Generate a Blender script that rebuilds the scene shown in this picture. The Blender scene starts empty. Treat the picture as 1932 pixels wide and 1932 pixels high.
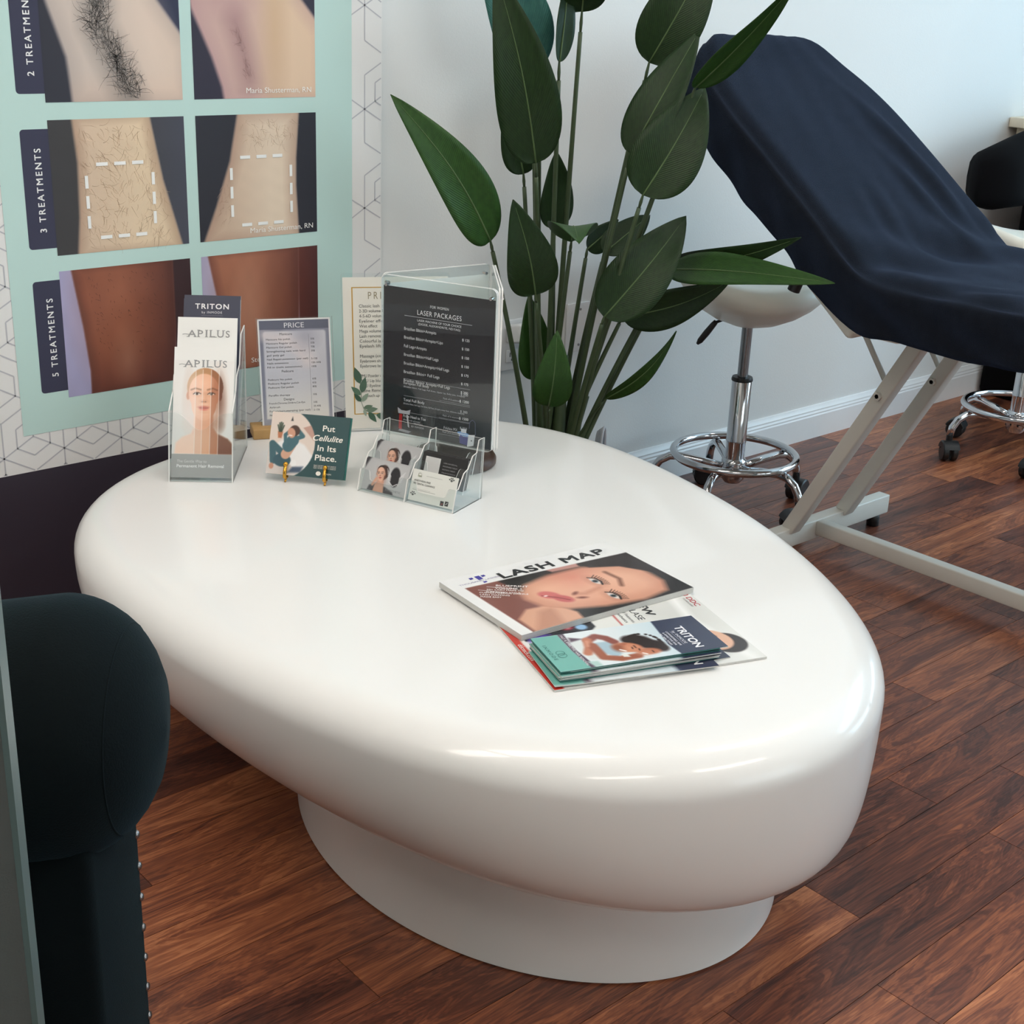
import bpy, bmesh, math, random
import numpy as np
from mathutils import Vector, Matrix

# ------------------------------------------------------------------ camera, world, lights, exposure
scene = bpy.context.scene
COL = scene.collection
cam_d = bpy.data.cameras.new('camera'); cam = bpy.data.objects.new('camera', cam_d); COL.objects.link(cam)
cam_d.sensor_width = 36.0; cam_d.sensor_fit = 'HORIZONTAL'; cam_d.lens = 48.157; cam_d.clip_start = 0.02
cam.matrix_world = Matrix(((0.74993, 0.20812, -0.62793, 0.0),
                           (-0.66040, 0.29074, -0.69234, 0.0),
                           (0.03848, 0.93389, 0.35547, 1.17),
                           (0, 0, 0, 1)))
scene.camera = cam

world = bpy.data.worlds.new('world'); scene.world = world; world.use_nodes = True
bg = world.node_tree.nodes['Background']; bg.inputs[0].default_value = (0.62, 0.78, 1.0, 1); bg.inputs[1].default_value = 1.0


def area(name, loc, size_x, size_y, rot, power, color):
    l = bpy.data.lights.new(name, 'AREA'); l.shape = 'RECTANGLE'; l.size = size_x; l.size_y = size_y
    l.energy = power; l.color = color
    o = bpy.data.objects.new(name, l); COL.objects.link(o); o.location = loc; o.rotation_euler = rot
    return o


# daylight standing in the two street-side windows (outside the panes, shining in)
area('daylight_right', (5.14, 0.25, 1.50), 2.6, 1.9, (math.radians(90), 0, math.radians(90)), 97, (0.58, 0.79, 1.0))
area('daylight_front', (2.6, -3.24, 1.50), 2.6, 1.7, (math.radians(90), 0, 0), 40, (0.96, 0.97, 1.0))

scene.view_settings.view_transform = 'Standard'; scene.view_settings.look = 'None'
scene.view_settings.gamma = 1.0; scene.view_settings.use_curve_mapping = False
scene.view_settings.exposure = 0.01
scene.cycles.transparent_max_bounces = 20; scene.cycles.max_bounces = 7; scene.cycles.diffuse_bounces = 4; scene.cycles.glossy_bounces = 4
scene.cycles.use_adaptive_sampling = True; scene.cycles.adaptive_threshold = 0.05; scene.cycles.adaptive_min_samples = 16
PANEL_STRENGTH = 14.5

random.seed(7); rng = np.random.default_rng(7)
PI = math.pi
R = math.radians


def s2l(c):
    c = np.asarray(c, float) / 255.0
    return np.where(c <= 0.04045, c / 12.92, ((c + 0.055) / 1.055) ** 2.4)


# ------------------------------------------------------------------ materials
def new_mat(name):
    m = bpy.data.materials.new(name); m.use_nodes = True
    nt = m.node_tree; return m, nt, nt.nodes['Principled BSDF']


def mat(name, rgb, rough=0.5, metal=0.0, spec=0.5, var=0.06, nscale=30.0, bump=0.0, bscale=200.0, sheen=0.0, coat=0.0, sheen_tint=None):
    m, nt, b = new_mat(name)
    c = s2l(rgb)
    tc = nt.nodes.new('ShaderNodeTexCoord')
    no = nt.nodes.new('ShaderNodeTexNoise'); no.inputs['Scale'].default_value = nscale; no.inputs['Detail'].default_value = 3
    nt.links.new(tc.outputs['Object'], no.inputs['Vector'])
    mx = nt.nodes.new('ShaderNodeMix'); mx.data_type = 'RGBA'
    nt.links.new(no.outputs['Fac'], mx.inputs[0])
    mx.inputs[6].default_value = (*np.clip(c * (1 - var), 0, 1), 1); mx.inputs[7].default_value = (*np.clip(c * (1 + var), 0, 1), 1)
    nt.links.new(mx.outputs[2], b.inputs['Base Color'])
    b.inputs['Roughness'].default_value = rough; b.inputs['Metallic'].default_value = metal
    b.inputs['Specular IOR Level'].default_value = spec
    b.inputs['Sheen Weight'].default_value = sheen
    if sheen_tint is not None: b.inputs['Sheen Tint'].default_value = (*s2l(sheen_tint), 1)
    b.inputs['Coat Weight'].default_value = coat; b.inputs['Coat Roughness'].default_value = 0.05
    if bump:
        n2 = nt.nodes.new('ShaderNodeTexNoise'); n2.inputs['Scale'].default_value = bscale; n2.inputs['Detail'].default_value = 2
        nt.links.new(tc.outputs['Object'], n2.inputs['Vector'])
        bp = nt.nodes.new('ShaderNodeBump'); bp.inputs['Strength'].default_value = bump; bp.inputs['Distance'].default_value = 0.01
        nt.links.new(n2.outputs['Fac'], bp.inputs['Height']); nt.links.new(bp.outputs['Normal'], b.inputs['Normal'])
    return m


def clear_mat(name, tint=(250, 252, 252), ior=1.45, rough=0.02, haze=0.0):
    m = bpy.data.materials.new(name); m.use_nodes = True; nt = m.node_tree; nt.nodes.clear()
    out = nt.nodes.new('ShaderNodeOutputMaterial')
    tr = nt.nodes.new('ShaderNodeBsdfTransparent'); tr.inputs[0].default_value = (*s2l(tint), 1)
    gl = nt.nodes.new('ShaderNodeBsdfGlossy'); gl.inputs['Roughness'].default_value = rough
    # two-sided Schlick reflectance of a thin sheet
    ge = nt.nodes.new('ShaderNodeNewGeometry'); dp = nt.nodes.new('ShaderNodeVectorMath'); dp.operation = 'DOT_PRODUCT'
    nt.links.new(ge.outputs['Incoming'], dp.inputs[0]); nt.links.new(ge.outputs['Normal'], dp.inputs[1])
    ab = nt.nodes.new('ShaderNodeMath'); ab.operation = 'ABSOLUTE'; nt.links.new(dp.outputs['Value'], ab.inputs[0])
    om = nt.nodes.new('ShaderNodeMath'); om.operation = 'SUBTRACT'; om.inputs[0].default_value = 1.0; nt.links.new(ab.outputs[0], om.inputs[1])
    pw = nt.nodes.new('ShaderNodeMath'); pw.operation = 'POWER'; pw.inputs[1].default_value = 5.0; nt.links.new(om.outputs[0], pw.inputs[0])
    f0 = ((ior - 1) / (ior + 1)) ** 2
    fr = nt.nodes.new('ShaderNodeMath'); fr.operation = 'MULTIPLY_ADD'; fr.inputs[1].default_value = 0.6; fr.inputs[2].default_value = f0; nt.links.new(pw.outputs[0], fr.inputs[0])
    mx = nt.nodes.new('ShaderNodeMixShader')
    nt.links.new(fr.outputs[0], mx.inputs[0])
    if haze:
        df = nt.nodes.new('ShaderNodeBsdfDiffuse'); df.inputs[0].default_value = (0.85, 0.88, 0.9, 1)
        m2 = nt.nodes.new('ShaderNodeMixShader'); m2.inputs[0].default_value = haze
        nt.links.new(tr.outputs[0], m2.inputs[1]); nt.links.new(df.outputs[0], m2.inputs[2]); nt.links.new(m2.outputs[0], mx.inputs[1])
    else:
        nt.links.new(tr.outputs[0], mx.inputs[1])
    nt.links.new(gl.outputs[0], mx.inputs[2]); nt.links.new(mx.outputs[0], out.inputs[0])
    return m


def emit_mat(name, rgb, strength):
    m = bpy.data.materials.new(name); m.use_nodes = True; nt = m.node_tree; nt.nodes.clear()
    out = nt.nodes.new('ShaderNodeOutputMaterial'); e = nt.nodes.new('ShaderNodeEmission')
    e.inputs[0].default_value = (*s2l(rgb), 1); e.inputs[1].default_value = strength
    nt.links.new(e.outputs[0], out.inputs[0]); return m


def print_mat(name, rough=0.38, coat=0.0):
    m, nt, b = new_mat(name)
    a = nt.nodes.new('ShaderNodeAttribute'); a.attribute_name = 'Col'
    nt.links.new(a.outputs['Color'], b.inputs['Base Color'])
    b.inputs['Roughness'].default_value = rough; b.inputs['Coat Weight'].default_value = coat
    b.inputs['Coat Roughness'].default_value = 0.12
    return m


def plank_mat():
    m, nt, b = new_mat('laminate_wood')
    N = nt.nodes.new; L = nt.links.new
    geo = N('ShaderNodeNewGeometry'); oi = N('ShaderNodeObjectInfo')
    mul = N('ShaderNodeVectorMath'); mul.operation = 'MULTIPLY_ADD'
    mul.inputs[1].default_value = (1.0, 1.0, 1.0)
    off = N('ShaderNodeCombineXYZ'); mm = N('ShaderNodeMath'); mm.operation = 'MULTIPLY'; mm.inputs[1].default_value = 37.0
    L(oi.outputs['Random'], mm.inputs[0])
    for k in range(3): L(mm.outputs[0], off.inputs[k])
    L(geo.outputs['Position'], mul.inputs[0]); L(off.outputs[0], mul.inputs[2])
    # broad figure: distorted bands along the plank
    mp1 = N('ShaderNodeVectorMath'); mp1.operation = 'MULTIPLY'; mp1.inputs[1].default_value = (2.6, 19.0, 1.0); L(mul.outputs[0], mp1.inputs[0])
    n1 = N('ShaderNodeTexNoise'); n1.inputs['Scale'].default_value = 1.0; n1.inputs['Detail'].default_value = 5; n1.inputs['Roughness'].default_value = 0.6; n1.inputs['Distortion'].default_value = 1.4
    L(mp1.outputs[0], n1.inputs['Vector'])
    mp2 = N('ShaderNodeVectorMath'); mp2.operation = 'MULTIPLY'; mp2.inputs[1].default_value = (13.0, 330.0, 1.0); L(mul.outputs[0], mp2.inputs[0])
    n2 = N('ShaderNodeTexNoise'); n2.inputs['Scale'].default_value = 1.0; n2.inputs['Detail'].default_value = 4; L(mp2.outputs[0], n2.inputs['Vector'])
    # contour-like growth rings
    wv = N('ShaderNodeMath'); wv.operation = 'MULTIPLY'; wv.inputs[1].default_value = 70.0; L(n1.outputs['Fac'], wv.inputs[0])
    sn = N('ShaderNodeMath'); sn.operation = 'SINE'; L(wv.outputs[0], sn.inputs[0])
    # combine: fac = n1*1.0 + (n2-.5)*.55 + sin*.04 + (rand-.5)*.42
    a1 = N('ShaderNodeMath'); a1.operation = 'MULTIPLY_ADD'; a1.inputs[1].default_value = 0.50; L(n2.outputs['Fac'], a1.inputs[0]); L(n1.outputs['Fac'], a1.inputs[2])
    a2 = N('ShaderNodeMath'); a2.operation = 'MULTIPLY_ADD'; a2.inputs[1].default_value = 0.075; L(sn.outputs[0], a2.inputs[0]); L(a1.outputs[0], a2.inputs[2])
    a3 = N('ShaderNodeMath'); a3.operation = 'MULTIPLY_ADD'; a3.inputs[1].default_value = 0.34; L(oi.outputs['Random'], a3.inputs[0]); L(a2.outputs[0], a3.inputs[2])
    mr = N('ShaderNodeMapRange'); mr.inputs[1].default_value = 0.58; mr.inputs[2].default_value = 1.28; L(a3.outputs[0], mr.inputs[0])
    cr = N('ShaderNodeValToRGB'); e = cr.color_ramp.elements
    e[0].position = 0.0; e[0].color = (*s2l((56, 32, 28)), 1); e[1].position = 1.0; e[1].color = (*s2l((192, 126, 86)), 1)
    x = cr.color_ramp.elements.new(0.35); x.color = (*s2l((102, 58, 44)), 1)
    x = cr.color_ramp.elements.new(0.68); x.color = (*s2l((148, 88, 59)), 1)
    L(mr.outputs[0], cr.inputs[0]); L(cr.outputs[0], b.inputs['Base Color'])
    b.inputs['Roughness'].default_value = 0.36
    bp = N('ShaderNodeBump'); bp.inputs['Strength'].default_value = 0.12; bp.inputs['Distance'].default_value = 0.001
    L(n2.outputs['Fac'], bp.inputs['Height']); L(bp.outputs['Normal'], b.inputs['Normal'])
    return m


def leaf_mat(name, c0, c1):
    m, nt, b = new_mat(name)
    N = nt.nodes.new; L = nt.links.new
    uv = N('ShaderNodeAttribute'); uv.attribute_name = 'leafuv'
    sp = N('ShaderNodeSeparateXYZ'); L(uv.outputs['Vector'], sp.inputs[0])
    # parallel side veins running out from the midrib (x = across -1..1, y = along 0..1)
    ab = N('ShaderNodeMath'); ab.operation = 'ABSOLUTE'; L(sp.outputs[0], ab.inputs[0])
    t = N('ShaderNodeMath'); t.operation = 'MULTIPLY_ADD'; t.inputs[1].default_value = -0.30; L(ab.outputs[0], t.inputs[0]); L(sp.outputs[1], t.inputs[2])
    f = N('ShaderNodeMath'); f.operation = 'MULTIPLY'; f.inputs[1].default_value = 260.0; L(t.outputs[0], f.inputs[0])
    s = N('ShaderNodeMath'); s.operation = 'SINE'; L(f.outputs[0], s.inputs[0])
    no = N('ShaderNodeTexNoise'); no.inputs['Scale'].default_value = 18.0
    mr = N('ShaderNodeMapRange'); mr.inputs[1].default_value = -1; mr.inputs[2].default_value = 1; mr.inputs[3].default_value = -0.09; mr.inputs[4].default_value = 0.09; L(s.outputs[0], mr.inputs[0])
    ad = N('ShaderNodeMath'); ad.operation = 'ADD'; L(no.outputs['Fac'], ad.inputs[0]); L(mr.outputs[0], ad.inputs[1])
    mx = N('ShaderNodeMix'); mx.data_type = 'RGBA'; L(ad.outputs[0], mx.inputs[0])
    mx.inputs[6].default_value = (*s2l(c0), 1); mx.inputs[7].default_value = (*s2l(c1), 1)
    L(mx.outputs[2], b.inputs['Base Color']); b.inputs['Roughness'].default_value = 0.45
    b.inputs['Specular IOR Level'].default_value = 0.28
    bp = N('ShaderNodeBump'); bp.inputs['Strength'].default_value = 0.25; bp.inputs['Distance'].default_value = 0.0006
    L(s.outputs[0], bp.inputs['Height']); L(bp.outputs['Normal'], b.inputs['Normal'])
    return m


M = {
    'wall': mat('painted_wall', (226, 227, 226), 0.75, var=0.015, nscale=3, bump=0.05, bscale=300),
    'grey_wall': mat('grey_painted_wall', (214, 206, 196), 0.8, var=0.03, nscale=3),
    'ceiling': mat('ceiling_paint', (235, 235, 232), 0.9, var=0.02),
    'trim': mat('white_trim_paint', (236, 238, 240), 0.35, var=0.02),
    'wood': plank_mat(),
    'subfloor': mat('subfloor_laminate', (70, 42, 36), 0.5, var=0.25, nscale=8),
    'lacquer': mat('white_lacquer', (234, 234, 233), 0.30, spec=0.35, var=0.010, nscale=5, bump=0.012, bscale=6, coat=0.45),
    'acrylic': clear_mat('clear_acrylic', (252, 254, 254), 1.40, 0.02, 0.012),
    'acrylic_edge': mat('acrylic_cut_edge', (236, 235, 233), 0.25, var=0.03),
    'glass': clear_mat('window_glass', (244, 250, 248), 1.45, 0.01),
    'green_glass': clear_mat('greenish_glass', (176, 205, 200), 1.5, 0.03, 0.10),
    'green_edge': mat('glass_edge', (84, 104, 104), 0.25, var=0.1),
    'print': print_mat('printed_paper', 0.36),
    'gloss_print': print_mat('glossy_print', 0.25, 0.3),
    'matte_print': print_mat('matte_print', 0.6),
    'paper': mat('white_paper', (240, 240, 238), 0.55, var=0.02),
    'page_edge': mat('page_edges', (205, 204, 200), 0.6, var=0.08, nscale=400),
    'teal_paper': mat('teal_card_stock', (45, 110, 104), 0.5, var=0.1),
    'gold': mat('polished_gold', (214, 160, 66), 0.22, metal=1.0, var=0.05),
    'bamboo': mat('bamboo_block', (190, 150, 96), 0.5, var=0.12, nscale=40),
    'brown_wood': mat('dark_turned_wood', (74, 52, 42), 0.35, var=0.2, nscale=25),
    'chrome': mat('chrome', (205, 205, 208), 0.08, metal=1.0, var=0.03),
    'steel': mat('brushed_steel', (150, 150, 152), 0.3, metal=1.0, var=0.1),
    'black_plastic': mat('black_plastic', (22, 22, 24), 0.42, var=0.15),
    'vinyl': mat('cream_vinyl', (228, 226, 216), 0.4, var=0.03),
    'frame_white': mat('cream_powder_coat', (205, 202, 194), 0.4, var=0.03),
    'cover': mat('black_towelling', (20, 22, 27), 0.95, spec=0.12, var=0.5, nscale=45, bump=0.5, bscale=900, sheen=0.26, sheen_tint=(110, 142, 195)),
    'black_fabric': mat('black_upholstery', (9, 9, 12), 0.9, spec=0.1, var=0.2),
    'velvet': mat('dark_teal_velvet', (10, 16, 18), 0.9, spec=0.1, var=0.4, nscale=9, bump=0.12, bscale=500, sheen=0.22, sheen_tint=(90, 125, 140)),
    'plastic_white': mat('white_plastic', (226, 228, 230), 0.35, var=0.02),
    'dark_slot': mat('dark_slot', (35, 35, 38), 0.6),
    'cable': mat('grey_cable', (190, 192, 198), 0.35, var=0.05),
    'pot': mat('grey_ceramic_pot', (90, 90, 92), 0.5, var=0.1),
    'soil': mat('dark_moss', (50, 45, 36), 0.9, var=0.4, bump=0.6, bscale=120),
    'stem': mat('green_stem', (62, 78, 50), 0.5, var=0.25, nscale=30),
    'leaf': leaf_mat('dark_green_leaf', (17, 36, 14), (34, 60, 25)),
    'leaf_young': leaf_mat('mid_green_leaf', (28, 56, 20), (52, 88, 34)),
    'leaf_blue': leaf_mat('blue_green_leaf', (40, 84, 80), (66, 116, 106)),
    'midrib': mat('leaf_midrib', (86, 108, 66), 0.5, var=0.1),
    'cream': mat('cream_paint', (226, 216, 196), 0.5, var=0.03),
    'lamp': emit_mat('led_diffuser', (255, 245, 234), PANEL_STRENGTH),
    'lamp_frame': mat('lamp_frame', (225, 225, 222), 0.4),
}


# ------------------------------------------------------------------ helpers
def put(name, me, material, parent=None, smooth=False, slots=None):
    o = bpy.data.objects.new(name, me); COL.objects.link(o)
    for m in ([material] + (slots or [])):
        me.materials.append(M[m] if isinstance(m, str) else m)
    if smooth: me.polygons.foreach_set('use_smooth', [True] * len(me.polygons))
    if parent is not None: o.parent = parent
    return o


def tag(o, label, cat, group=None, kind=None):
    o['label'] = label
    if cat: o['category'] = cat
    if group: o['group'] = group
    if kind: o['kind'] = kind
    return o


def thing(name, label, cat, loc=(0, 0, 0), rz=0.0, group=None):
    o = bpy.data.objects.new(name, None); COL.objects.link(o); o.empty_display_size = 0.05
    o.location = loc; o.rotation_euler = (0, 0, rz)
    return tag(o, label, cat, group)


def struct(o):
    o['kind'] = 'structure'; return o


class MB:
    """collects simple shapes; build() links them as ONE mesh object"""
    def __init__(s): s.v = []; s.f = []; s.mi = []

    def add(s, v, f, mi=0):
        n = len(s.v); s.v += [tuple(p) for p in v]; s.f += [tuple(i + n for i in q) for q in f]; s.mi += [mi] * len(f); return s

    def box(s, a, b, mat4=None, mi=0):
        (x0, y0, z0), (x1, y1, z1) = a, b
        v = [(x0, y0, z0), (x1, y0, z0), (x1, y1, z0), (x0, y1, z0), (x0, y0, z1), (x1, y0, z1), (x1, y1, z1), (x0, y1, z1)]
        if mat4 is not None: v = [tuple(mat4 @ Vector(p)) for p in v]
        return s.add(v, [(0, 3, 2, 1), (4, 5, 6, 7), (0, 1, 5, 4), (1, 2, 6, 5), (2, 3, 7, 6), (3, 0, 4, 7)], mi)

    def tube(s, pts, r, n=10, caps=True, closed=False, mi=0):
        P = [Vector(p) for p in pts]; m = len(P)
        rr = r if hasattr(r, '__len__') else [r] * m
        V = []; F = []; up = None
        for i, p in enumerate(P):
            if closed: t = P[(i + 1) % m] - P[i - 1]
            else: t = P[min(i + 1, m - 1)] - P[max(i - 1, 0)]
            t.normalize()
            if up is None: up = Vector((0, 0, 1)) if abs(t.z) < 0.9 else Vector((1, 0, 0))
            a = t.cross(up); a.normalize(); b = a.cross(t); up = b
            for k in range(n):
                q = 2 * PI * k / n; V.append(p + (a * math.cos(q) + b * math.sin(q)) * rr[i])
        for i in range(m if closed else m - 1):
            j = (i + 1) % m
            for k in range(n):
                l = (k + 1) % n; F.append((i * n + k, i * n + l, j * n + l, j * n + k))
        if caps and not closed:
            F.append(tuple(range(n - 1, -1, -1))); F.append(tuple((m - 1) * n + k for k in range(n)))
        return s.add(V, F, mi)

    def lathe(s, prof, n=32, c=(0, 0), mi=0):
        V = []; F = []
        for r, z in prof:
            for k in range(n):
                q = 2 * PI * k / n; V.append((c[0] + r * math.cos(q), c[1] + r * math.sin(q), z))
        for i in range(len(prof) - 1):
            for k in range(n):
                l = (k + 1) % n; F.append((i * n + k, i * n + l, (i + 1) * n + l, (i + 1) * n + k))
        F.append(tuple(range(n - 1, -1, -1))); F.append(tuple((len(prof) - 1) * n + k for k in range(n)))
        return s.add(V, F, mi)

    def prism(s, poly, fn, h0, h1, mi=0, edge_mi=None):
        """polygon (2-D, ccw) extruded between heights h0 and h1 in the frame fn(a, b, h)"""
        n = len(poly)
        v = [fn(a, b, h0) for a, b in poly] + [fn(a, b, h1) for a, b in poly]
        s.add(v, [tuple(range(n - 1, -1, -1)), tuple(range(n, 2 * n))], mi)
        s.add(v, [(i, (i + 1) % n, n + (i + 1) % n, n + i) for i in range(n)], mi if edge_mi is None else edge_mi)
        return s

    def mesh(s, name):
        me = bpy.data.meshes.new(name); me.from_pydata([tuple(p) for p in s.v], [], s.f)
        if any(s.mi): me.polygons.foreach_set('material_index', s.mi)
        me.update(); return me

    def build(s, name, material, parent=None, smooth=False, slots=None):
        return put(name, s.mesh(name), material, parent, smooth, slots)


def smooth_by_angle(o, deg=35):
    me = o.data; bm = bmesh.new(); bm.from_mesh(me); bmesh.ops.recalc_face_normals(bm, faces=bm.faces)
    for f in bm.faces: f.smooth = True
    for e in bm.edges:
        if len(e.link_faces) == 2 and e.calc_face_angle(0) > R(deg): e.smooth = False
    bm.to_mesh(me); bm.free(); return o


def rbox(name, a, b, r, material, parent=None, seg=3, mat4=None):
    """box with rounded edges"""
    bm = bmesh.new(); bmesh.ops.create_cube(bm, size=1)
    a = Vector(a); b = Vector(b); c = (a + b) / 2; d = b - a
    for v in bm.verts: v.co = Vector((v.co.x * d.x, v.co.y * d.y, v.co.z * d.z)) + c
    bmesh.ops.bevel(bm, geom=list(bm.edges), offset=r, segments=seg, profile=0.5, affect='EDGES')
    if mat4 is not None: bm.transform(mat4)
    for f in bm.faces: f.smooth = True
    me = bpy.data.meshes.new(name); bm.to_mesh(me); bm.free()
    return put(name, me, material, parent)


def loft(rings, closed=True, cap0=True, cap1=True):
    V = [p for r in rings for p in r]; n = len(rings[0]); F = []
    for i in range(len(rings) - 1):
        for k in range(n if closed else n - 1):
            l = (k + 1) % n; F.append((i * n + k, i * n + l, (i + 1) * n + l, (i + 1) * n + k))
    if cap0: F.append(tuple(range(n - 1, -1, -1)))
    if cap1: F.append(tuple((len(rings) - 1) * n + k for k in range(n)))
    return V, F


def copy_tree(o, parent=None):
    c = o.copy(); COL.objects.link(c)
    if parent is not None: c.parent = parent
    for ch in list(o.children): copy_tree(ch, c)
    return c


class Fr:
    """a flat frame: origin, u (right), v (up); pt(a, b, h) -> point h in front of the surface"""
    def __init__(s, o, u, v):
        s.o = Vector(o); s.u = Vector(u).normalized(); s.v = Vector(v).normalized(); s.n = s.u.cross(s.v)

    def pt(s, a, b, h=0.0): return s.o + s.u * a + s.v * b + s.n * h

    def shift(s, a, b, h=0.0): return Fr(s.pt(a, b, h), s.u, s.v)


_tc = {}


def tmesh(body, bold=0.0, shear=0.0, spacing=1.0):
    k = (body, bold, shear, spacing)
    if k not in _tc:
        cu = bpy.data.curves.new('t', 'FONT'); cu.body = body; cu.size = 1.0; cu.resolution_u = 3
        cu.offset = bold; cu.shear = shear; cu.space_character = spacing
        ob = bpy.data.objects.new('t', cu)
        me = bpy.data.meshes.new_from_object(ob)
        v = np.array([p.co[:2] for p in me.vertices]) if len(me.vertices) else np.zeros((0, 2))
        f = [tuple(p.vertices) for p in me.polygons]
        bpy.data.objects.remove(ob); bpy.data.curves.remove(cu); bpy.data.meshes.remove(me)
        _tc[k] = (v, f)
    return _tc[k]


class Print:
    """flat print on a surface: lettering, rules, shapes, painted pictures - one mesh with a colour attribute"""
    def __init__(s, fr): s.fr = fr; s.v = []; s.f = []; s.c = []

    def _add(s, pts2, faces, col, h):
        n = len(s.v); s.v += [tuple(s.fr.pt(a, b, h)) for a, b in pts2]; s.f += [tuple(i + n for i in q) for q in faces]
        c = s2l(col)
        s.c += [tuple(c)] * len(pts2) if np.ndim(c) == 1 else [tuple(q) for q in c]

    def text(s, body, x, y, cap, col, width=None, align='l', bold=0.0, shear=0.0, spacing=1.0, rot=0.0, h=0.0004):
        v, f = tmesh(body, 0.0, shear, spacing)
        if not len(v): return
        k = cap / 0.73; x0 = v[:, 0].min(); w = (v[:, 0].max() - x0) * k
        sx = k if width is None else k * width / w
        W = w if width is None else width
        dx = {'l': 0, 'c': -W / 2, 'r': -W}[align]
        p = np.c_[(v[:, 0] - x0) * sx + dx, v[:, 1] * k]
        if rot: c_, s_ = math.cos(rot), math.sin(rot); p = p @ np.array([[c_, s_], [-s_, c_]])
        b = bold * k
        for i_, (ox, oy) in enumerate(((-b, -b), (b, -b), (b, b), (-b, b)) if bold else ((0, 0),)): s._add(p + np.array([x + ox, y + oy]), f, col, h + i_ * 0.00004)

    def rect(s, x0, y0, x1, y1, col, h=0.0002): s._add([(x0, y0), (x1, y0), (x1, y1), (x0, y1)], [(0, 1, 2, 3)], col, h)

    def line(s, p, q, w, col, h=0.0003):
        p = np.array(p, float); q = np.array(q, float); t = q - p; t /= max(np.hypot(*t), 1e-9); n = np.array([-t[1], t[0]]) * w / 2
        s._add([p - n, q - n, q + n, p + n], [(0, 1, 2, 3)], col, h)

    def poly(s, pts, col, h=0.0002): s._add(pts, [tuple(range(len(pts)))], col, h)

    def ell(s, cx, cy, rx, ry, col, n=28, h=0.0002, rot=0.0):
        P = []
        for k in range(n):
            q = 2 * PI * k / n; a, b = rx * math.cos(q), ry * math.sin(q)
            P.append((cx + a * math.cos(rot) - b * math.sin(rot), cy + a * math.sin(rot) + b * math.cos(rot)))
        s.poly(P, col, h)

    def picture(s, x0, y0, cv, h=0.0002):
        n = len(s.v)
        s.v += [tuple(s.fr.pt(x0 + a, y0 + b, h)) for a, b in zip(cv.X, cv.Y)]
        s.c += [tuple(q) for q in s2l(np.clip(cv.C, 0, 255))]
        nx, ny = cv.nx, cv.ny
        s.f += [(n + j * nx + i, n + j * nx + i + 1, n + (j + 1) * nx + i + 1, n + (j + 1) * nx + i) for j in range(ny - 1) for i in range(nx - 1)
                if cv.keep is None or (cv.keep[j * nx + i] and cv.keep[(j + 1) * nx + i + 1])]

    def build(s, name, parent, material='print'):
        me = bpy.data.meshes.new(name); me.from_pydata(s.v, [], s.f)
        at = me.color_attributes.new('Col', 'FLOAT_COLOR', 'POINT')
        c = np.ones((len(s.v), 4), np.float32); c[:, :3] = np.array(s.c); at.data.foreach_set('color', c.ravel())
        me.update(); return put(name, me, material, parent)


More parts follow.
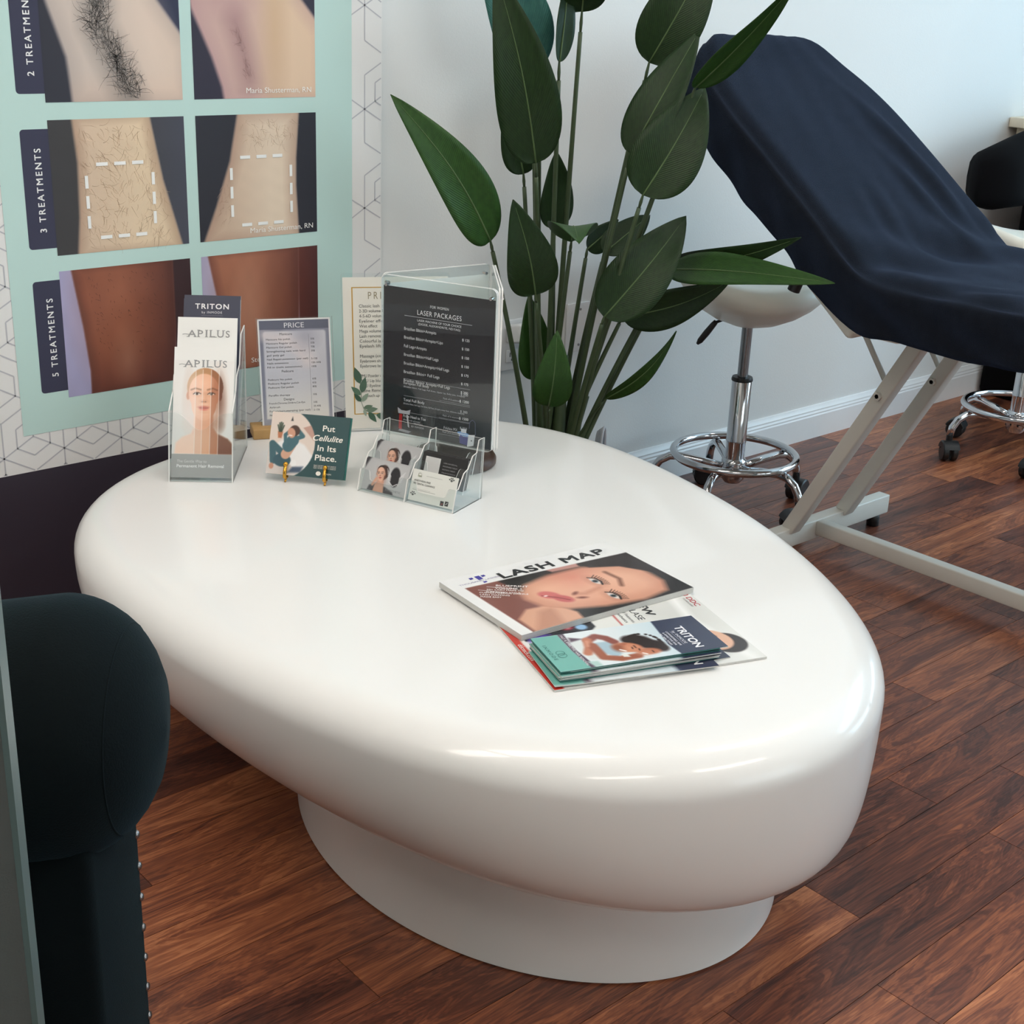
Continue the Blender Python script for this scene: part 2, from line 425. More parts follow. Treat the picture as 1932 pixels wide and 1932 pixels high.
class Canvas:
    """a small painted picture: colours on a fine grid of points (sRGB 0-255)"""
    def __init__(s, W, H, cell, bgc=(255, 255, 255)):
        s.W, s.H = W, H; s.nx = int(W / cell) + 2; s.ny = int(H / cell) + 2
        gx, gy = np.meshgrid(np.linspace(0, W, s.nx), np.linspace(0, H, s.ny)); s.X = gx.ravel(); s.Y = gy.ravel()
        s.soft = cell * 0.8; s.C = np.tile(np.array(bgc, float), (len(s.X), 1)); s.keep = None

    def mix(s, m, col):
        s.C += m[:, None] * (np.array(col, float) - s.C); return s

    def ramp(s, d, soft): return np.clip(0.5 - d / (2 * (soft or s.soft)), 0, 1)

    def ell(s, cx, cy, rx, ry, col, soft=None, alpha=1.0, rot=0.0):
        dx, dy = s.X - cx, s.Y - cy; c, q = math.cos(rot), math.sin(rot)
        a, b = (dx * c + dy * q) / rx, (-dx * q + dy * c) / ry
        d = (np.sqrt(a * a + b * b) - 1) * min(rx, ry)
        return s.mix(alpha * s.ramp(d, soft), col)

    def sd(s, pts):
        P = np.array(pts, float); n = len(P); ins = np.zeros(len(s.X), bool); dm = np.full(len(s.X), 1e9)
        for i in range(n):
            a, b = P[i], P[(i + 1) % n]; e = b - a; l = max(e @ e, 1e-18)
            t = np.clip(((s.X - a[0]) * e[0] + (s.Y - a[1]) * e[1]) / l, 0, 1)
            dm = np.minimum(dm, np.hypot(s.X - a[0] - e[0] * t, s.Y - a[1] - e[1] * t))
            c = (a[1] > s.Y) != (b[1] > s.Y)
            with np.errstate(divide='ignore', invalid='ignore'):
                xi = a[0] + (s.Y - a[1]) * e[0] / (e[1] if abs(e[1]) > 1e-12 else 1e-12)
            ins ^= c & (s.X < xi)
        return np.where(ins, -dm, dm)

    def poly(s, pts, col, soft=None, alpha=1.0): return s.mix(alpha * s.ramp(s.sd(pts), soft), col)

    def path(s, pts, w, col, soft=None, alpha=1.0):
        dm = np.full(len(s.X), 1e9)
        for a, b in zip(pts[:-1], pts[1:]):
            e = np.array(b, float) - np.array(a, float); l = max(e @ e, 1e-18)
            t = np.clip(((s.X - a[0]) * e[0] + (s.Y - a[1]) * e[1]) / l, 0, 1)
            dm = np.minimum(dm, np.hypot(s.X - a[0] - e[0] * t, s.Y - a[1] - e[1] * t))
        return s.mix(alpha * s.ramp(dm - w / 2, soft), col)

    def gradx(s, x0, x1, col, alpha=1.0, mask=None):
        m = np.clip((s.X - x0) / (x1 - x0), 0, 1) * alpha
        return s.mix(m if mask is None else m * mask, col)

    def grady(s, y0, y1, col, alpha=1.0, mask=None):
        m = np.clip((s.Y - y0) / (y1 - y0), 0, 1) * alpha
        return s.mix(m if mask is None else m * mask, col)

    def mask(s, pts, soft=None): return s.ramp(s.sd(pts), soft)

    def mottle(s, amt, scale):
        k = rng.normal(size=(5, 2)) * scale; ph = rng.uniform(0, 6.28, 5)
        n = sum(np.sin(s.X * a + s.Y * b + p) for (a, b), p in zip(k, ph)) / 5
        s.C *= (1 + amt * n)[:, None]; return s


def face(cv, cx, cy, h, rot=0.0, skin=(226, 180, 155), shade=(176, 120, 96), hair=(50, 34, 28), lip=(186, 92, 88), back_hair=True, brow=None, turn=0.0):
    """face seen from the front, h = half its height from chin to crown; rot tilts it, turn shifts the features sideways"""
    c, q = math.cos(rot), math.sin(rot); cx0 = cx
    P = lambda a, b: (cx + (a * c - b * q) * h, cy + (a * q + b * c) * h)
    E = lambda a, b, ra, rb, col, soft=None, al=1.0, r=0.0: cv.ell(*P(a, b), ra * h, rb * h, col, soft, al, rot + r)
    brow = brow or hair
    if back_hair: E(0.03 - turn * 0.5, 0.30, 0.68, 0.74, hair)
    for sd in (-1, 1): E(sd * 0.60, -0.04, 0.07, 0.16, shade)
    E(0, 0.08, 0.58, 0.74, skin); E(0, -0.36, 0.47, 0.62, skin); E(0, -0.70, 0.25, 0.28, skin)
    E(0.56, -0.20, 0.20, 0.75, shade, 0.25 * h, 0.55); E(-0.58, -0.2, 0.12, 0.65, shade, 0.18 * h, 0.35)
    E(-0.05 + turn, 0.45, 0.30, 0.20, tuple(min(255, v * 1.07) for v in skin), 0.2 * h, 0.7)
    for sd in (-1, 1):
        x = sd * 0.27 + turn
        E(x, 0.06, 0.17, 0.10, shade, 0.08 * h, 0.45)
        E(x, 0.035, 0.115, 0.042, (232, 226, 220)); E(x, 0.04, 0.050, 0.048, (52, 38, 32))
        cv.path([P(x - 0.135, 0.03), P(x - 0.06, 0.085), P(x + 0.05, 0.09), P(x + 0.14, 0.045)], 0.026 * h, (34, 24, 22), 0.015 * h)
        cv.path([P(x - sd * 0.14, 0.20), P(x + sd * 0.06, 0.255), P(x + sd * 0.22, 0.19)], 0.045 * h, brow, 0.03 * h, 0.8)
    cv.path([P(0.06 + turn, 0.05), P(0.085 + turn * 1.2, -0.20)], 0.05 * h, shade, 0.07 * h, 0.4)
    E(turn * 1.2, -0.25, 0.12, 0.05, shade, 0.05 * h, 0.55)
    for sd in (-1, 1): E(turn * 1.2 + sd * 0.055, -0.265, 0.028, 0.016, (120, 70, 58))
    E(turn, -0.475, 0.185, 0.050, lip, 0.03 * h); E(turn, -0.545, 0.150, 0.058, tuple(min(255, v * 1.1) for v in lip), 0.03 * h)
    cv.path([P(turn - 0.17, -0.50), P(turn, -0.512), P(turn + 0.17, -0.50)], 0.018 * h, (124, 54, 54), 0.01 * h)
    E(turn, -0.66, 0.13, 0.04, shade, 0.05 * h, 0.4)


UP = Vector((0, 0, 1))

# ------------------------------------------------------------------ the room
XL, XR, YF, YB, ZC = -1.3, 5.0, -3.1, 2.235, 2.60
floor = struct(MB().box((XL, YF, -0.06), (XR, YB, -0.004)).build('floor', 'subfloor'))
unit = MB().box((0, 0, -0.004), (1, 1, 0)).mesh('plank')
unit.materials.append(M['wood'])
PITCH = 0.0942; GAP = 0.0005
joints = {0: 1.325, 1: 1.133, 3: 1.761, 4: 2.238, 5: 0.817, 7: 2.237, 9: 0.706}      # board ends that can be read off the floor
for k in range(-8, 18):
    y0 = 0.635 + PITCH * k; y1 = min(y0 + PITCH, YB)
    if y0 >= YB - 0.004: break
    x = (joints[k] - 3 * 0.62 if k in joints else random.uniform(-0.6, -0.1))
    while x < 4.95:
        ln = 0.62 if k in joints else random.uniform(0.48, 0.86)
        x1 = min(x + ln, XR)
        if x1 > -0.25:
            o = bpy.data.objects.new('plank', unit); COL.objects.link(o); o.parent = floor
            o.location = (x + GAP, y0 + GAP, 0); o.scale = (x1 - x - 2 * GAP, y1 - y0 - 2 * GAP, 1)
        x += ln

ceiling = struct(MB().box((XL - 0.1, YF - 0.1, ZC), (XR + 0.1, YB + 0.1, ZC + 0.1)).build('ceiling', 'ceiling'))
struct(MB().box((XL - 0.1, YB, -0.06), (XR + 0.1, YB + 0.1, ZC)).build('wall_back', 'wall'))
struct(MB().box((XL - 0.1, YF, -0.06), (XL, YB, ZC)).build('wall_left', 'grey_wall'))


def wall_with_window(name, axis, pos, a0, a1, wa0, wa1, wz0, wz1, sgn):
    """wall on a plane axis=pos running a0..a1 with a rectangular opening"""
    m = MB()
    def B(p0, p1, z0, z1):
        d0, d1 = sorted((pos, pos + 0.1 * sgn))
        if axis == 'x': m.box((d0, p0, z0), (d1, p1, z1))
        else: m.box((p0, d0, z0), (p1, d1, z1))
    B(a0, wa0, -0.06, ZC); B(wa1, a1, -0.06, ZC); B(wa0, wa1, -0.06, wz0); B(wa0, wa1, wz1, ZC)
    return struct(m.build(name, 'grey_wall' if axis == 'y' else 'wall'))


def window(name, axis, pos, wa0, wa1, wz0, wz1, sgn, ncol, nrow):
    def bx(p0, p1, z0, z1, d0, d1):
        d0, d1 = sorted((pos + d0 * sgn, pos + d1 * sgn))
        return ((d0, p0, z0), (d1, p1, z1)) if axis == 'x' else ((p0, d0, z0), (p1, d1, z1))
    t = 0.05; m = MB()
    for q in (bx(wa0, wa1, wz0, wz0 + t, .02, .08), bx(wa0, wa1, wz1 - t, wz1, .02, .08), bx(wa0, wa0 + t, wz0, wz1, .02, .08), bx(wa1 - t, wa1, wz0, wz1, .02, .08)): m.box(*q)
    w = struct(m.build(name, 'trim'))
    for i in range(1, ncol):
        a = wa0 + (wa1 - wa0) * i / ncol; MB().box(*bx(a - .025, a + .025, wz0, wz1, .03, .07)).build('mullion', 'trim', w)
    for j in range(1, nrow):
        z = wz0 + (wz1 - wz0) * j / nrow; MB().box(*bx(wa0, wa1, z - .02, z + .02, .03, .07)).build('mullion', 'trim', w)
    for i in range(ncol):
        for j in range(nrow):
            a, b = wa0 + (wa1 - wa0) * i / ncol, wa0 + (wa1 - wa0) * (i + 1) / ncol; z, y = wz0 + (wz1 - wz0) * j / nrow, wz0 + (wz1 - wz0) * (j + 1) / nrow
            MB().box(*bx(a + .02, b - .02, z + .02, y - .02, .048, .052)).build('pane', 'glass', w)
    MB().box(*bx(wa0 - .06, wa1 + .06, wz0 - .04, wz0 + 0.002, -.06, .03)).build('window_sill', 'trim', w)
    return w


wall_with_window('wall_right', 'x', XR, YF, YB, -1.05, 1.55, 0.55, 2.45, 1)
window('window_1', 'x', XR, -1.05, 1.55, 0.55, 2.45, 1, 3, 2)
wall_with_window('wall_front', 'y', YF, XL, XR, 1.3, 3.9, 0.65, 2.35, -1)
window('window_2', 'y', YF, 1.3, 3.9, 0.65, 2.35, -1, 3, 2)


def baseboard(name, p, q, inward):
    """moulded skirting board: flat face, a bead and a small cove on top"""
    prof = [(0, 0), (0.014, 0), (0.014, 0.066), (0.012, 0.070), (0.0125, 0.074), (0.010, 0.079), (0.010, 0.083), (0.006, 0.089), (0.004, 0.095), (0, 0.096)]
    p = Vector(p); q = Vector(q); inward = Vector(inward)
    rings = [[tuple(e + inward * d + UP * z) for d, z in prof] for e in (p, q)]
    V, F = loft(rings); o = MB().add(V, F).build(name, 'trim'); return struct(smooth_by_angle(o, 25))


baseboard('baseboard_back', (XL, YB, 0), (XR, YB, 0), (0, -1, 0))
baseboard('baseboard_right', (XR, YB - .02, 0), (XR, YF, 0), (-1, 0, 0))
baseboard('baseboard_left', (XL, YF, 0), (XL, YB - .02, 0), (1, 0, 0))

for i, (x, y, rz) in enumerate(((0.70, 1.15, 0), (2.75, 1.05, 0), (-0.10, -0.60, 0), (1.75, -0.60, 0), (-0.62, 1.10, 0))):  # last panel is added fill, brightening the table's left side and the banner
    lab = ('slim white ceiling panel light straight above the coffee table', 'slim white ceiling panel light straight above the treatment bed',
           'slim white ceiling panel light nearest the glass screen', 'slim white ceiling panel light over the open floor towards the front window', 'unseen white ceiling panel added as fill light over the left end of the banner wall')[i]
    t = thing('ceiling_light', lab, 'light', (x, y, ZC - 0.03), rz, 'ceiling panel lights')
    k_ = 1.0
    m = MB()
    for a, b in (((-.61, -.16, 0), (.61, -.14, .03)), ((-.61, .14, 0), (.61, .16, .03)), ((-.61, -.14, 0), (-.59, .14, .03)), ((.59, -.14, 0), (.61, .14, .03))): m.box((a[0] * k_, a[1] * k_, a[2]), (b[0] * k_, b[1] * k_, b[2]))
    m.build('frame', 'lamp_frame', t)
    MB().box((-.59 * k_, -.14 * k_, .006), (.59 * k_, .14 * k_, .012)).build('diffuser', 'lamp', t)

# ------------------------------------------------------------------ coffee table (egg-shaped lacquered slab on an oval plinth)
TV = [1.23934, 1.47141, 0.59244, -0.08144, 0.02314, 0.00973, 0.03022, -0.00241, -0.00061, -0.00438, -0.00755,
      -0.09845, 0.03537, 0.03252, -0.00079, 0.16393, 0.06099, 0.1084]      # outline harmonics, undercut harmonics, underside height, top rounding, mean undercut
TH = 0.40
th = np.linspace(0, 2 * PI, 144, endpoint=False)
rad = np.full_like(th, TV[2])
for k in range(2, 6): rad = rad + TV[3 + 2 * (k - 2)] * np.cos(k * th) + TV[4 + 2 * (k - 2)] * np.sin(k * th)
out2 = np.c_[rad * np.cos(th), rad * np.sin(th)]                 # relative to the table's centre


def inset(o, d):
    d = np.reshape(d, (-1, 1)); t = np.roll(o, -1, 0) - np.roll(o, 1, 0); t /= np.hypot(*t.T)[:, None]
    return o - np.c_[t[:, 1], -t[:, 0]] * d


zb, ru, s0 = TV[-3:]
sl = s0 + TV[-7] * np.cos(th) + TV[-6] * np.sin(th) + TV[-5] * np.cos(2 * th) + TV[-4] * np.sin(2 * th)
table = thing('coffee_table', 'large glossy white egg-shaped coffee table on a recessed oval plinth', 'table', (TV[0], TV[1], 0))
rings = []
o_end = inset(out2, sl); cen = o_end.mean(0); zhi = TH - ru * 0.8
for kf in (0.05, 0.5, 0.9): rings.append([(*(cen + (p - cen) * kf), zb) for p in o_end])
for a in np.linspace(PI / 2, 0, 26)[:-1]:
    rings.append([(*p, zhi - (zhi - zb) * math.sin(a) ** (2 / 2.3)) for p in inset(out2, sl * (1 - math.cos(a) ** (2 / 2.3)))])
for a in np.linspace(0, PI / 2, 14):
    rings.append([(*p, zhi + ru * 0.8 * math.sin(a)) for p in inset(out2, ru * (1 - math.cos(a)))])
last = inset(out2, ru); cen = last.mean(0)
for kf in (0.97, 0.85, 0.5, 0.05): rings.append([(*(cen + (p - cen) * kf), TH) for p in last])
V, F = loft(rings)
top = MB().add(V, F).build('table_top', 'lacquer', table, smooth=True)
base_c = (1.2308 - TV[0], 1.2976 - TV[1]); ca, sa = math.cos(-0.0582), math.sin(-0.0582)
rings = []
for z, g in ((0, -0.004), (0.003, 0), (0.06, 0.0), (zb - 0.004, 0.0), (zb + 0.004, -0.01)):
    r = []
    for q in th:
        a, b = (0.3167 + g) * math.cos(q), (0.4158 + g) * math.sin(q); r.append((base_c[0] + a * ca - b * sa, base_c[1] + a * sa + b * ca, z))
    rings.append(r)
V, F = loft(rings); smooth_by_angle(MB().add(V, F).build('plinth', 'lacquer', table), 40)

# ------------------------------------------------------------------ treatment banner on the wall
banner = thing('treatment_banner', 'tall printed banner with mint panel and before-and-after skin photos standing against the wall', 'banner', (1.2195, YB - 0.012, 0))
BX = 1.2195
MB().box((0.806 - BX, 0, 0.002), (1.633 - BX, 0.010, 1.95)).build('board', 'paper', banner)
fr = Fr((-BX, 0, 0), (1, 0, 0), (0, 0, 1))                         # frame coordinates are room x and z
p = Print(fr); W0 = (232, 231, 230)
p.rect(0.806, 0.356, 1.633, 1.95, W0, 0.0003)
p.build('white_ground', banner, 'matte_print')
p = Print(fr); p.rect(0.806, 0.004, 1.633, 0.356, (52, 45, 58), 0.0003); p.build('dark_band', banner, 'matte_print')
p = Print(fr); a = 0.1077; LC = (190, 190, 196)
def clipline(P0, P1):
    x0, z0, x1, z1 = 0.808, 0.358, 1.631, 1.94
    P0 = np.array(P0); P1 = np.array(P1); t0, t1 = 0, 1; d = P1 - P0
    for q, e in ((-d[0], P0[0] - x0), (d[0], x1 - P0[0]), (-d[1], P0[1] - z0), (d[1], z1 - P0[1])):
        if abs(q) < 1e-12:
            if e < 0: return
        elif q < 0: t0 = max(t0, e / q)
        else: t1 = min(t1, e / q)
    if t0 < t1: p.line(P0 + d * t0, P0 + d * t1, 0.0024, LC, 0.0006)
for j in range(-1, 18):
    for i in range(-1, 9):
        cx = 0.839 + a * (i + 0.5 * (j % 2)); cz = 0.388 + a * 0.866 * j; Rr = a / math.sqrt(3)
        if 0.90 < cx < 1.54 and cz > 0.48: continue
        for q in (30, 90, 150, 210, 270, 330):
            clipline((cx, cz), (cx + Rr * math.cos(R(q)), cz + Rr * math.sin(R(q))))
        hx, hz = cx + a / 2, cz - Rr / 2 + Rr
        H6 = [(hx + 0.034 * math.cos(R(30 + 60 * q)), hz + 0.034 * math.sin(R(30 + 60 * q))) for q in range(6)]
        for q in range(6): clipline(H6[q], H6[(q + 1) % 6])
p.build('hexagon_pattern', banner, 'matte_print')
p = Print(fr); p.rect(0.876, 0.422, 1.563, 1.95, (192, 221, 216), 0.0009); p.build('mint_panel', banner, 'matte_print')

PH = 0.220; cols = (0.962, 1.2305); PW = (0.246, 0.2505); rows = (0.972, 0.7245, 0.478)
CE = 0.0016


def hairs(pr, n, region, length, col, ang, spread, w=0.0007, curl=0.5, h=0.0016, jitter=14):
    """printed hair strokes: region(k) -> start point"""
    for k in range(n):
        x, z = region(k); q = R(ang(x, z) + random.gauss(0, spread)); c = random.gauss(0, curl)
        L = length * random.uniform(0.5, 1.25); P = [(x, z)]
        for m in range(4):
            x += L / 4 * math.cos(q); z += L / 4 * math.sin(q); q += c / 4; P.append((x, z))
        jj = random.gauss(0, jitter); cc = [max(0, min(255, v + jj)) for v in col]
        for m in range(4): pr.line(P[m], P[m + 1], w * (1.15 - 0.22 * m), cc, h)


def photo(ci, ri, fn, hair=None, extra=None):
    cv = Canvas(PW[ci], PH, CE); fn(cv)
    pr = Print(fr); pr.picture(cols[ci], rows[ri], cv, 0.0013)
    if hair: hair(pr, cols[ci], rows[ri])
    if extra: extra(pr)
    pr.build('photo', banner, 'matte_print')


def arm_a(cv):          # bent arm, dense hair
    cv.C[:] = (44, 44, 56); cv.gradx(0.03, 0.25, (44, 48, 74))
    sk = [(0.047, -.01), (0.043, 0.04), (0.040, 0.07), (0.012, 0.155), (-0.02, 0.25), (0.16, 0.25), (0.205, 0.16), (0.26, 0.09), (0.26, -.01)]
    m = cv.mask(sk, 0.004); cv.mix(m, (206, 190, 180)); cv.gradx(0.10, 0.24, (222, 198, 180), 0.8, m); cv.grady(0.05, 0.0, (214, 184, 166), 0.5, m)
    cv.mix(m * np.clip(1 - cv.sd(sk) / -0.03, 0, 1) * 0.35, (150, 140, 138))
    cv.path([(0.106, 0.23), (0.096, 0.12), (0.12, 0.07), (0.150, 0.0)], 0.05, (120, 114, 110), 0.02, 0.55)
    cv.ell(0.19, 0.10, 0.03, 0.10, (236, 212, 196), 0.03, 0.5, 0.3)


def hair_a(pr, x0, z0):
    def reg(k):
        t = random.random(); x = np.interp(t, (0, .35, .6, 1), (0.152, 0.122, 0.098, 0.108)); return x0 + x + random.gauss(0, 0.011), z0 + 0.004 + t * 0.19
    def clip(x, z): return 100 if random.random() < .55 else (35 if random.random() < .6 else 150)
    n0 = len(pr.v)
    hairs(pr, 560, reg, 0.028, (104, 99, 96), clip, 30, 0.00055, 0.8, jitter=24)


def arm_b(cv):
    cv.C[:] = (46, 42, 60)
    sk = [(0.060, -.01), (0.055, 0.02), (0.037, 0.07), (0.0, 0.15), (-.02, 0.25), (0.18, 0.25), (0.22, 0.17), (0.27, 0.115), (0.27, -.01)]
    m = cv.mask(sk, 0.004); cv.mix(m, (206, 172, 164)); cv.gradx(0.09, 0.20, (230, 200, 170), 0.9, m)
    cv.mix(m * np.clip(1 - cv.sd(sk) / -0.03, 0, 1) * 0.3, (170, 130, 140))
    cv.path([(0.085, 0.13), (0.10, 0.085), (0.112, 0.03)], 0.03, (150, 112, 116), 0.022, 0.6)
    cv.ell(0.165, 0.12, 0.018, 0.12, (200, 166, 120), 0.02, 0.45); cv.ell(0.06, 0.20, 0.05, 0.04, (178, 138, 142), 0.04, 0.6)


def hair_b(pr, x0, z0):
    def reg(k): t = random.random(); return x0 + 0.088 + 0.026 * (1 - t) + random.gauss(0, 0.004), z0 + 0.03 + t * 0.085
    hairs(pr, 60, reg, 0.014, (164, 128, 126), lambda x, z: 110, 35, 0.00045)


def arm_c(cv):
    cv.C[:] = (58, 56, 58); cv.gradx(0.10, 0.25, (70, 72, 86))
    sk = [(0.036, -.01), (0.044, 0.06), (0.047, 0.15), (0.041, 0.23), (0.179, 0.23), (0.188, 0.18), (0.200, 0.115), (0.232, 0.0), (0.236, -.01)]
    m = cv.mask(sk, 0.003); cv.mix(m, (214, 188, 164)); cv.gradx(0.05, 0.16, (232, 208, 176), 0.8, m)
    cv.mix(m * np.clip(1 - cv.sd(sk) / -0.022, 0, 1) * 0.5, (150, 116, 96)); cv.mottle(0.02, 90)


def hair_c(pr, x0, z0):
    def reg(k):
        z = random.uniform(0.01, 0.21); lo = np.interp(z, (0, .15, .22), (.042, .05, .046)); hi = np.interp(z, (0, .115, .22), (.228, .198, .18))
        return x0 + random.uniform(lo, hi), z0 + z
    hairs(pr, 330, reg, 0.020, (178, 150, 124), lambda x, z: -55 if x < x0 + .12 else -95, 32, 0.00042, 0.9, jitter=20)


def arm_d(cv):
    cv.C[:] = (40, 40, 50)
    sk = [(0.004, -.01), (0.035, 0.06), (0.066, 0.14), (0.086, 0.23), (0.213, 0.23), (0.205, 0.14), (0.204, 0.09), (0.209, -.01)]
    m = cv.mask(sk, 0.003); cv.mix(m, (206, 180, 158)); cv.gradx(0.06, 0.15, (232, 212, 190), 0.85, m)
    cv.mix(m * np.clip(1 - cv.sd(sk) / -0.03, 0, 1) * 0.45, (150, 112, 96)); cv.mottle(0.012, 120)


def hair_d(pr, x0, z0):
    hairs(pr, 90, lambda k: (x0 + random.uniform(.09, .20), z0 + random.uniform(.165, .212)), 0.016, (184, 158, 134), lambda x, z: -70, 35, 0.0004, 0.9)
    hairs(pr, 30, lambda k: (x0 + random.uniform(.012, .035) + 0.03, z0 + random.uniform(.03, .10)), 0.012, (160, 132, 112), lambda x, z: -120, 25, 0.0004)


def leg_e(cv):
    cv.C[:] = (168, 164, 200); cv.gradx(0.20, 0.24, (60, 34, 40)); cv.mix(np.clip((cv.X - 0.2095) / 0.002, 0, 1), (54, 28, 32))
    sk = [(0.043, -.01), (0.044, 0.04), (0.036, 0.12), (0.020, 0.23), (0.211, 0.23), (0.211, 0.1), (0.205, -.01)]
    m = cv.mask(sk, 0.002); cv.mix(m, (138, 76, 54)); cv.gradx(0.11, 0.205, (84, 42, 34), 0.85, m); cv.grady(0.08, 0.0, (92, 44, 36), 0.7, m)
    cv.ell(0.105, 0.16, 0.05, 0.09, (170, 106, 78), 0.06, 0.6 ); cv.ell(0.115, 0.05, 0.016, 0.035, (182, 130, 108), 0.02, 0.5)
    cv.mix(m * np.clip(1 - cv.sd(sk) / -0.02, 0, 1) * 0.5, (80, 40, 32)); cv.mottle(0.03, 110)


def hair_e(pr, x0, z0): hairs(pr, 110, lambda k: (x0 + random.uniform(.05, .19), z0 + random.uniform(.06, .21)), 0.006, (70, 34, 28), lambda x, z: -60, 30, 0.0005, 0.3)


def leg_f(cv):
    cv.C[:] = (176, 172, 204); cv.mix(np.clip((cv.X - 0.2065) / 0.002, 0, 1), (96, 46, 38)); cv.gradx(0.21, 0.25, (70, 34, 36), 0.6)
    sk = [(0.05, -.01), (0.032, 0.13), (0.012, 0.23), (0.208, 0.23), (0.207, 0.13), (0.203, -.01)]
    m = cv.mask(sk, 0.002); cv.mix(m, (160, 98, 74)); cv.gradx(0.10, 0.20, (108, 60, 50), 0.8, m); cv.ell(0.09, 0.15, 0.045, 0.10, (192, 134, 106), 0.06, 0.6)
    cv.ell(0.10, 0.10, 0.02, 0.05, (206, 158, 136), 0.03, 0.5); cv.mix(m * np.clip(1 - cv.sd(sk) / -0.02, 0, 1) * 0.5, (90, 48, 42)); cv.mottle(0.03, 110)


def dashes(x0, x1, z0, z1):
    def f(pr):
        for k in range(3):
            t = 0.06 + 0.34 * k
            for z in (z0, z1): pr.line((x0 + 0.013 + (x1 - x0 - 0.026) * t, z), (x0 + 0.013 + (x1 - x0 - 0.026) * t + 0.021, z), 0.0058, (240, 240, 238), 0.0022)
            for x in (x0, x1): pr.line((x, z1 - 0.012 - (z1 - z0 - 0.024) * t), (x, z1 - 0.012 - (z1 - z0 - 0.024) * t - 0.021), 0.0058, (240, 240, 238), 0.0022)
    return f


def cap_text(s, x, z, w):
    return lambda pr: pr.text(s, x, z, 0.0098, (246, 244, 240), width=w, h=0.0024)


photo(0, 0, arm_a, hair_a)
photo(1, 0, arm_b, hair_b, cap_text('Maria Shusterman, RN', 1.334, 0.981, 0.137))
photo(0, 1, arm_c, hair_c, dashes(1.022, 1.144, 0.749, 0.871))
photo(1, 1, arm_d, hair_d, lambda pr: (dashes(1.298, 1.424, 0.749, 0.870)(pr), cap_text('Maria Shusterman, RN', 1.334, 0.733, 0.137)(pr)))
photo(0, 2, leg_e, hair_e)
photo(1, 2, leg_f, None, cap_text('Ste', 1.328, 0.488, 0.019))
for s, zz in (('2 TREATMENTS', 0.986), ('3 TREATMENTS', 0.738), ('5 TREATMENTS', 0.4915)):
    pr = Print(fr); x0, x1, z0, z1, c = 0.9145, 0.963, zz, zz + 0.193, 0.006
    P = [(x1, z0), (x1, z1)] + [(x0 + c - c * math.sin(q), z1 - c + c * math.cos(q)) for q in np.linspace(0, PI / 2, 6)] + [(x0 + c - c * math.cos(q), z0 + c - c * math.sin(q)) for q in np.linspace(0, PI / 2, 6)]
    pr.poly(P, (52, 52, 76), 0.0011)
    pr.text(s, 0.9465, zz + 0.0275, 0.0115, (240, 240, 240), width=0.135, bold=0.014, spacing=1.35, rot=PI / 2, h=0.0017)
    pr.build('caption_tab', banner, 'matte_print')

# ------------------------------------------------------------------ wall outlets, plug and cable
def outlet(x, z, label, slots=True):
    t = thing('wall_outlet', label, 'outlet', (x, YB, z))
    rbox('cover_plate', (-.036, -.006, -.058), (.036, -.0004, .058), .0025, 'plastic_white', t)
    if slots:
        for dz in (-.024, .024):
            rbox('receptacle', (-.017, -.009, dz - .015), (.017, -.005, dz + .015), .002, 'plastic_white', t)
            for a, b in (((-.0075, -.0096, dz - .002), (-.0055, -.0088, dz + .008)), ((.0055, -.0096, dz - .002), (.0075, -.0088, dz + .008)), ((-.0025, -.0096, dz - .011), (.0025, -.0088, dz - .006))):
                MB().box(a, b).build('slot', 'dark_slot', t)
    else:
        for dz in (-.042, .042):
            m = MB(); m.tube([(0.004, -.0055, dz), (0.004, -.0078, dz)], .003, 10); m.build('screw', 'steel', t)
    return t


outlet(2.0, 0.43, 'white duplex wall outlet with a plug adapter in it, behind the laser menu stand')
outlet(2.205, 0.445, 'blank white wall plate with two screws seen between the plant stems', False)
t = thing('plug_adapter', 'boxy white plug adapter in the wall outlet beside the laser menu stand', 'plug', (2.004, YB - .0105, .456))
rbox('body', (-.026, -.045, -.020), (.026, 0, .022), .006, 'plastic_white', t, mat4=Matrix.Rotation(R(-14), 4, 'X'))
MB().box((-.012, -.0475, -.012), (.012, -.0445, .008), Matrix.Rotation(R(-14), 4, 'X')).build('label_plate', 'page_edge', t)

# ------------------------------------------------------------------ things on the table
def uv_frame(fr_, lean): return None


def panel(name, fr_, w, h, t, parent, r=0.0, poly=None, material='acrylic'):
    """acrylic sheet lying behind the frame's face, with paler cut edges"""
    if poly is None:
        if r:
            poly = []
            for (cx, cy, a0) in ((w - r, r, -90), (w - r, h - r, 0), (r, h - r, 90), (r, r, 180)):
                poly += [(cx + r * math.cos(R(a0 + q)), cy + r * math.sin(R(a0 + q))) for q in (0, 22.5, 45, 67.5, 90)]
        else: poly = [(0, 0), (w, 0), (w, h), (0, h)]
    m = MB().prism(poly, fr_.pt, -t, 0.0, 0, 1)
    return m.build(name, material, parent, slots=['acrylic_edge'])


def sheet(name, fr_, w, h, t, material, parent=None):
    return MB().prism([(0, 0), (w, 0), (w, h), (0, h)], fr_.pt, -t, 0.0).build(name, material, parent)


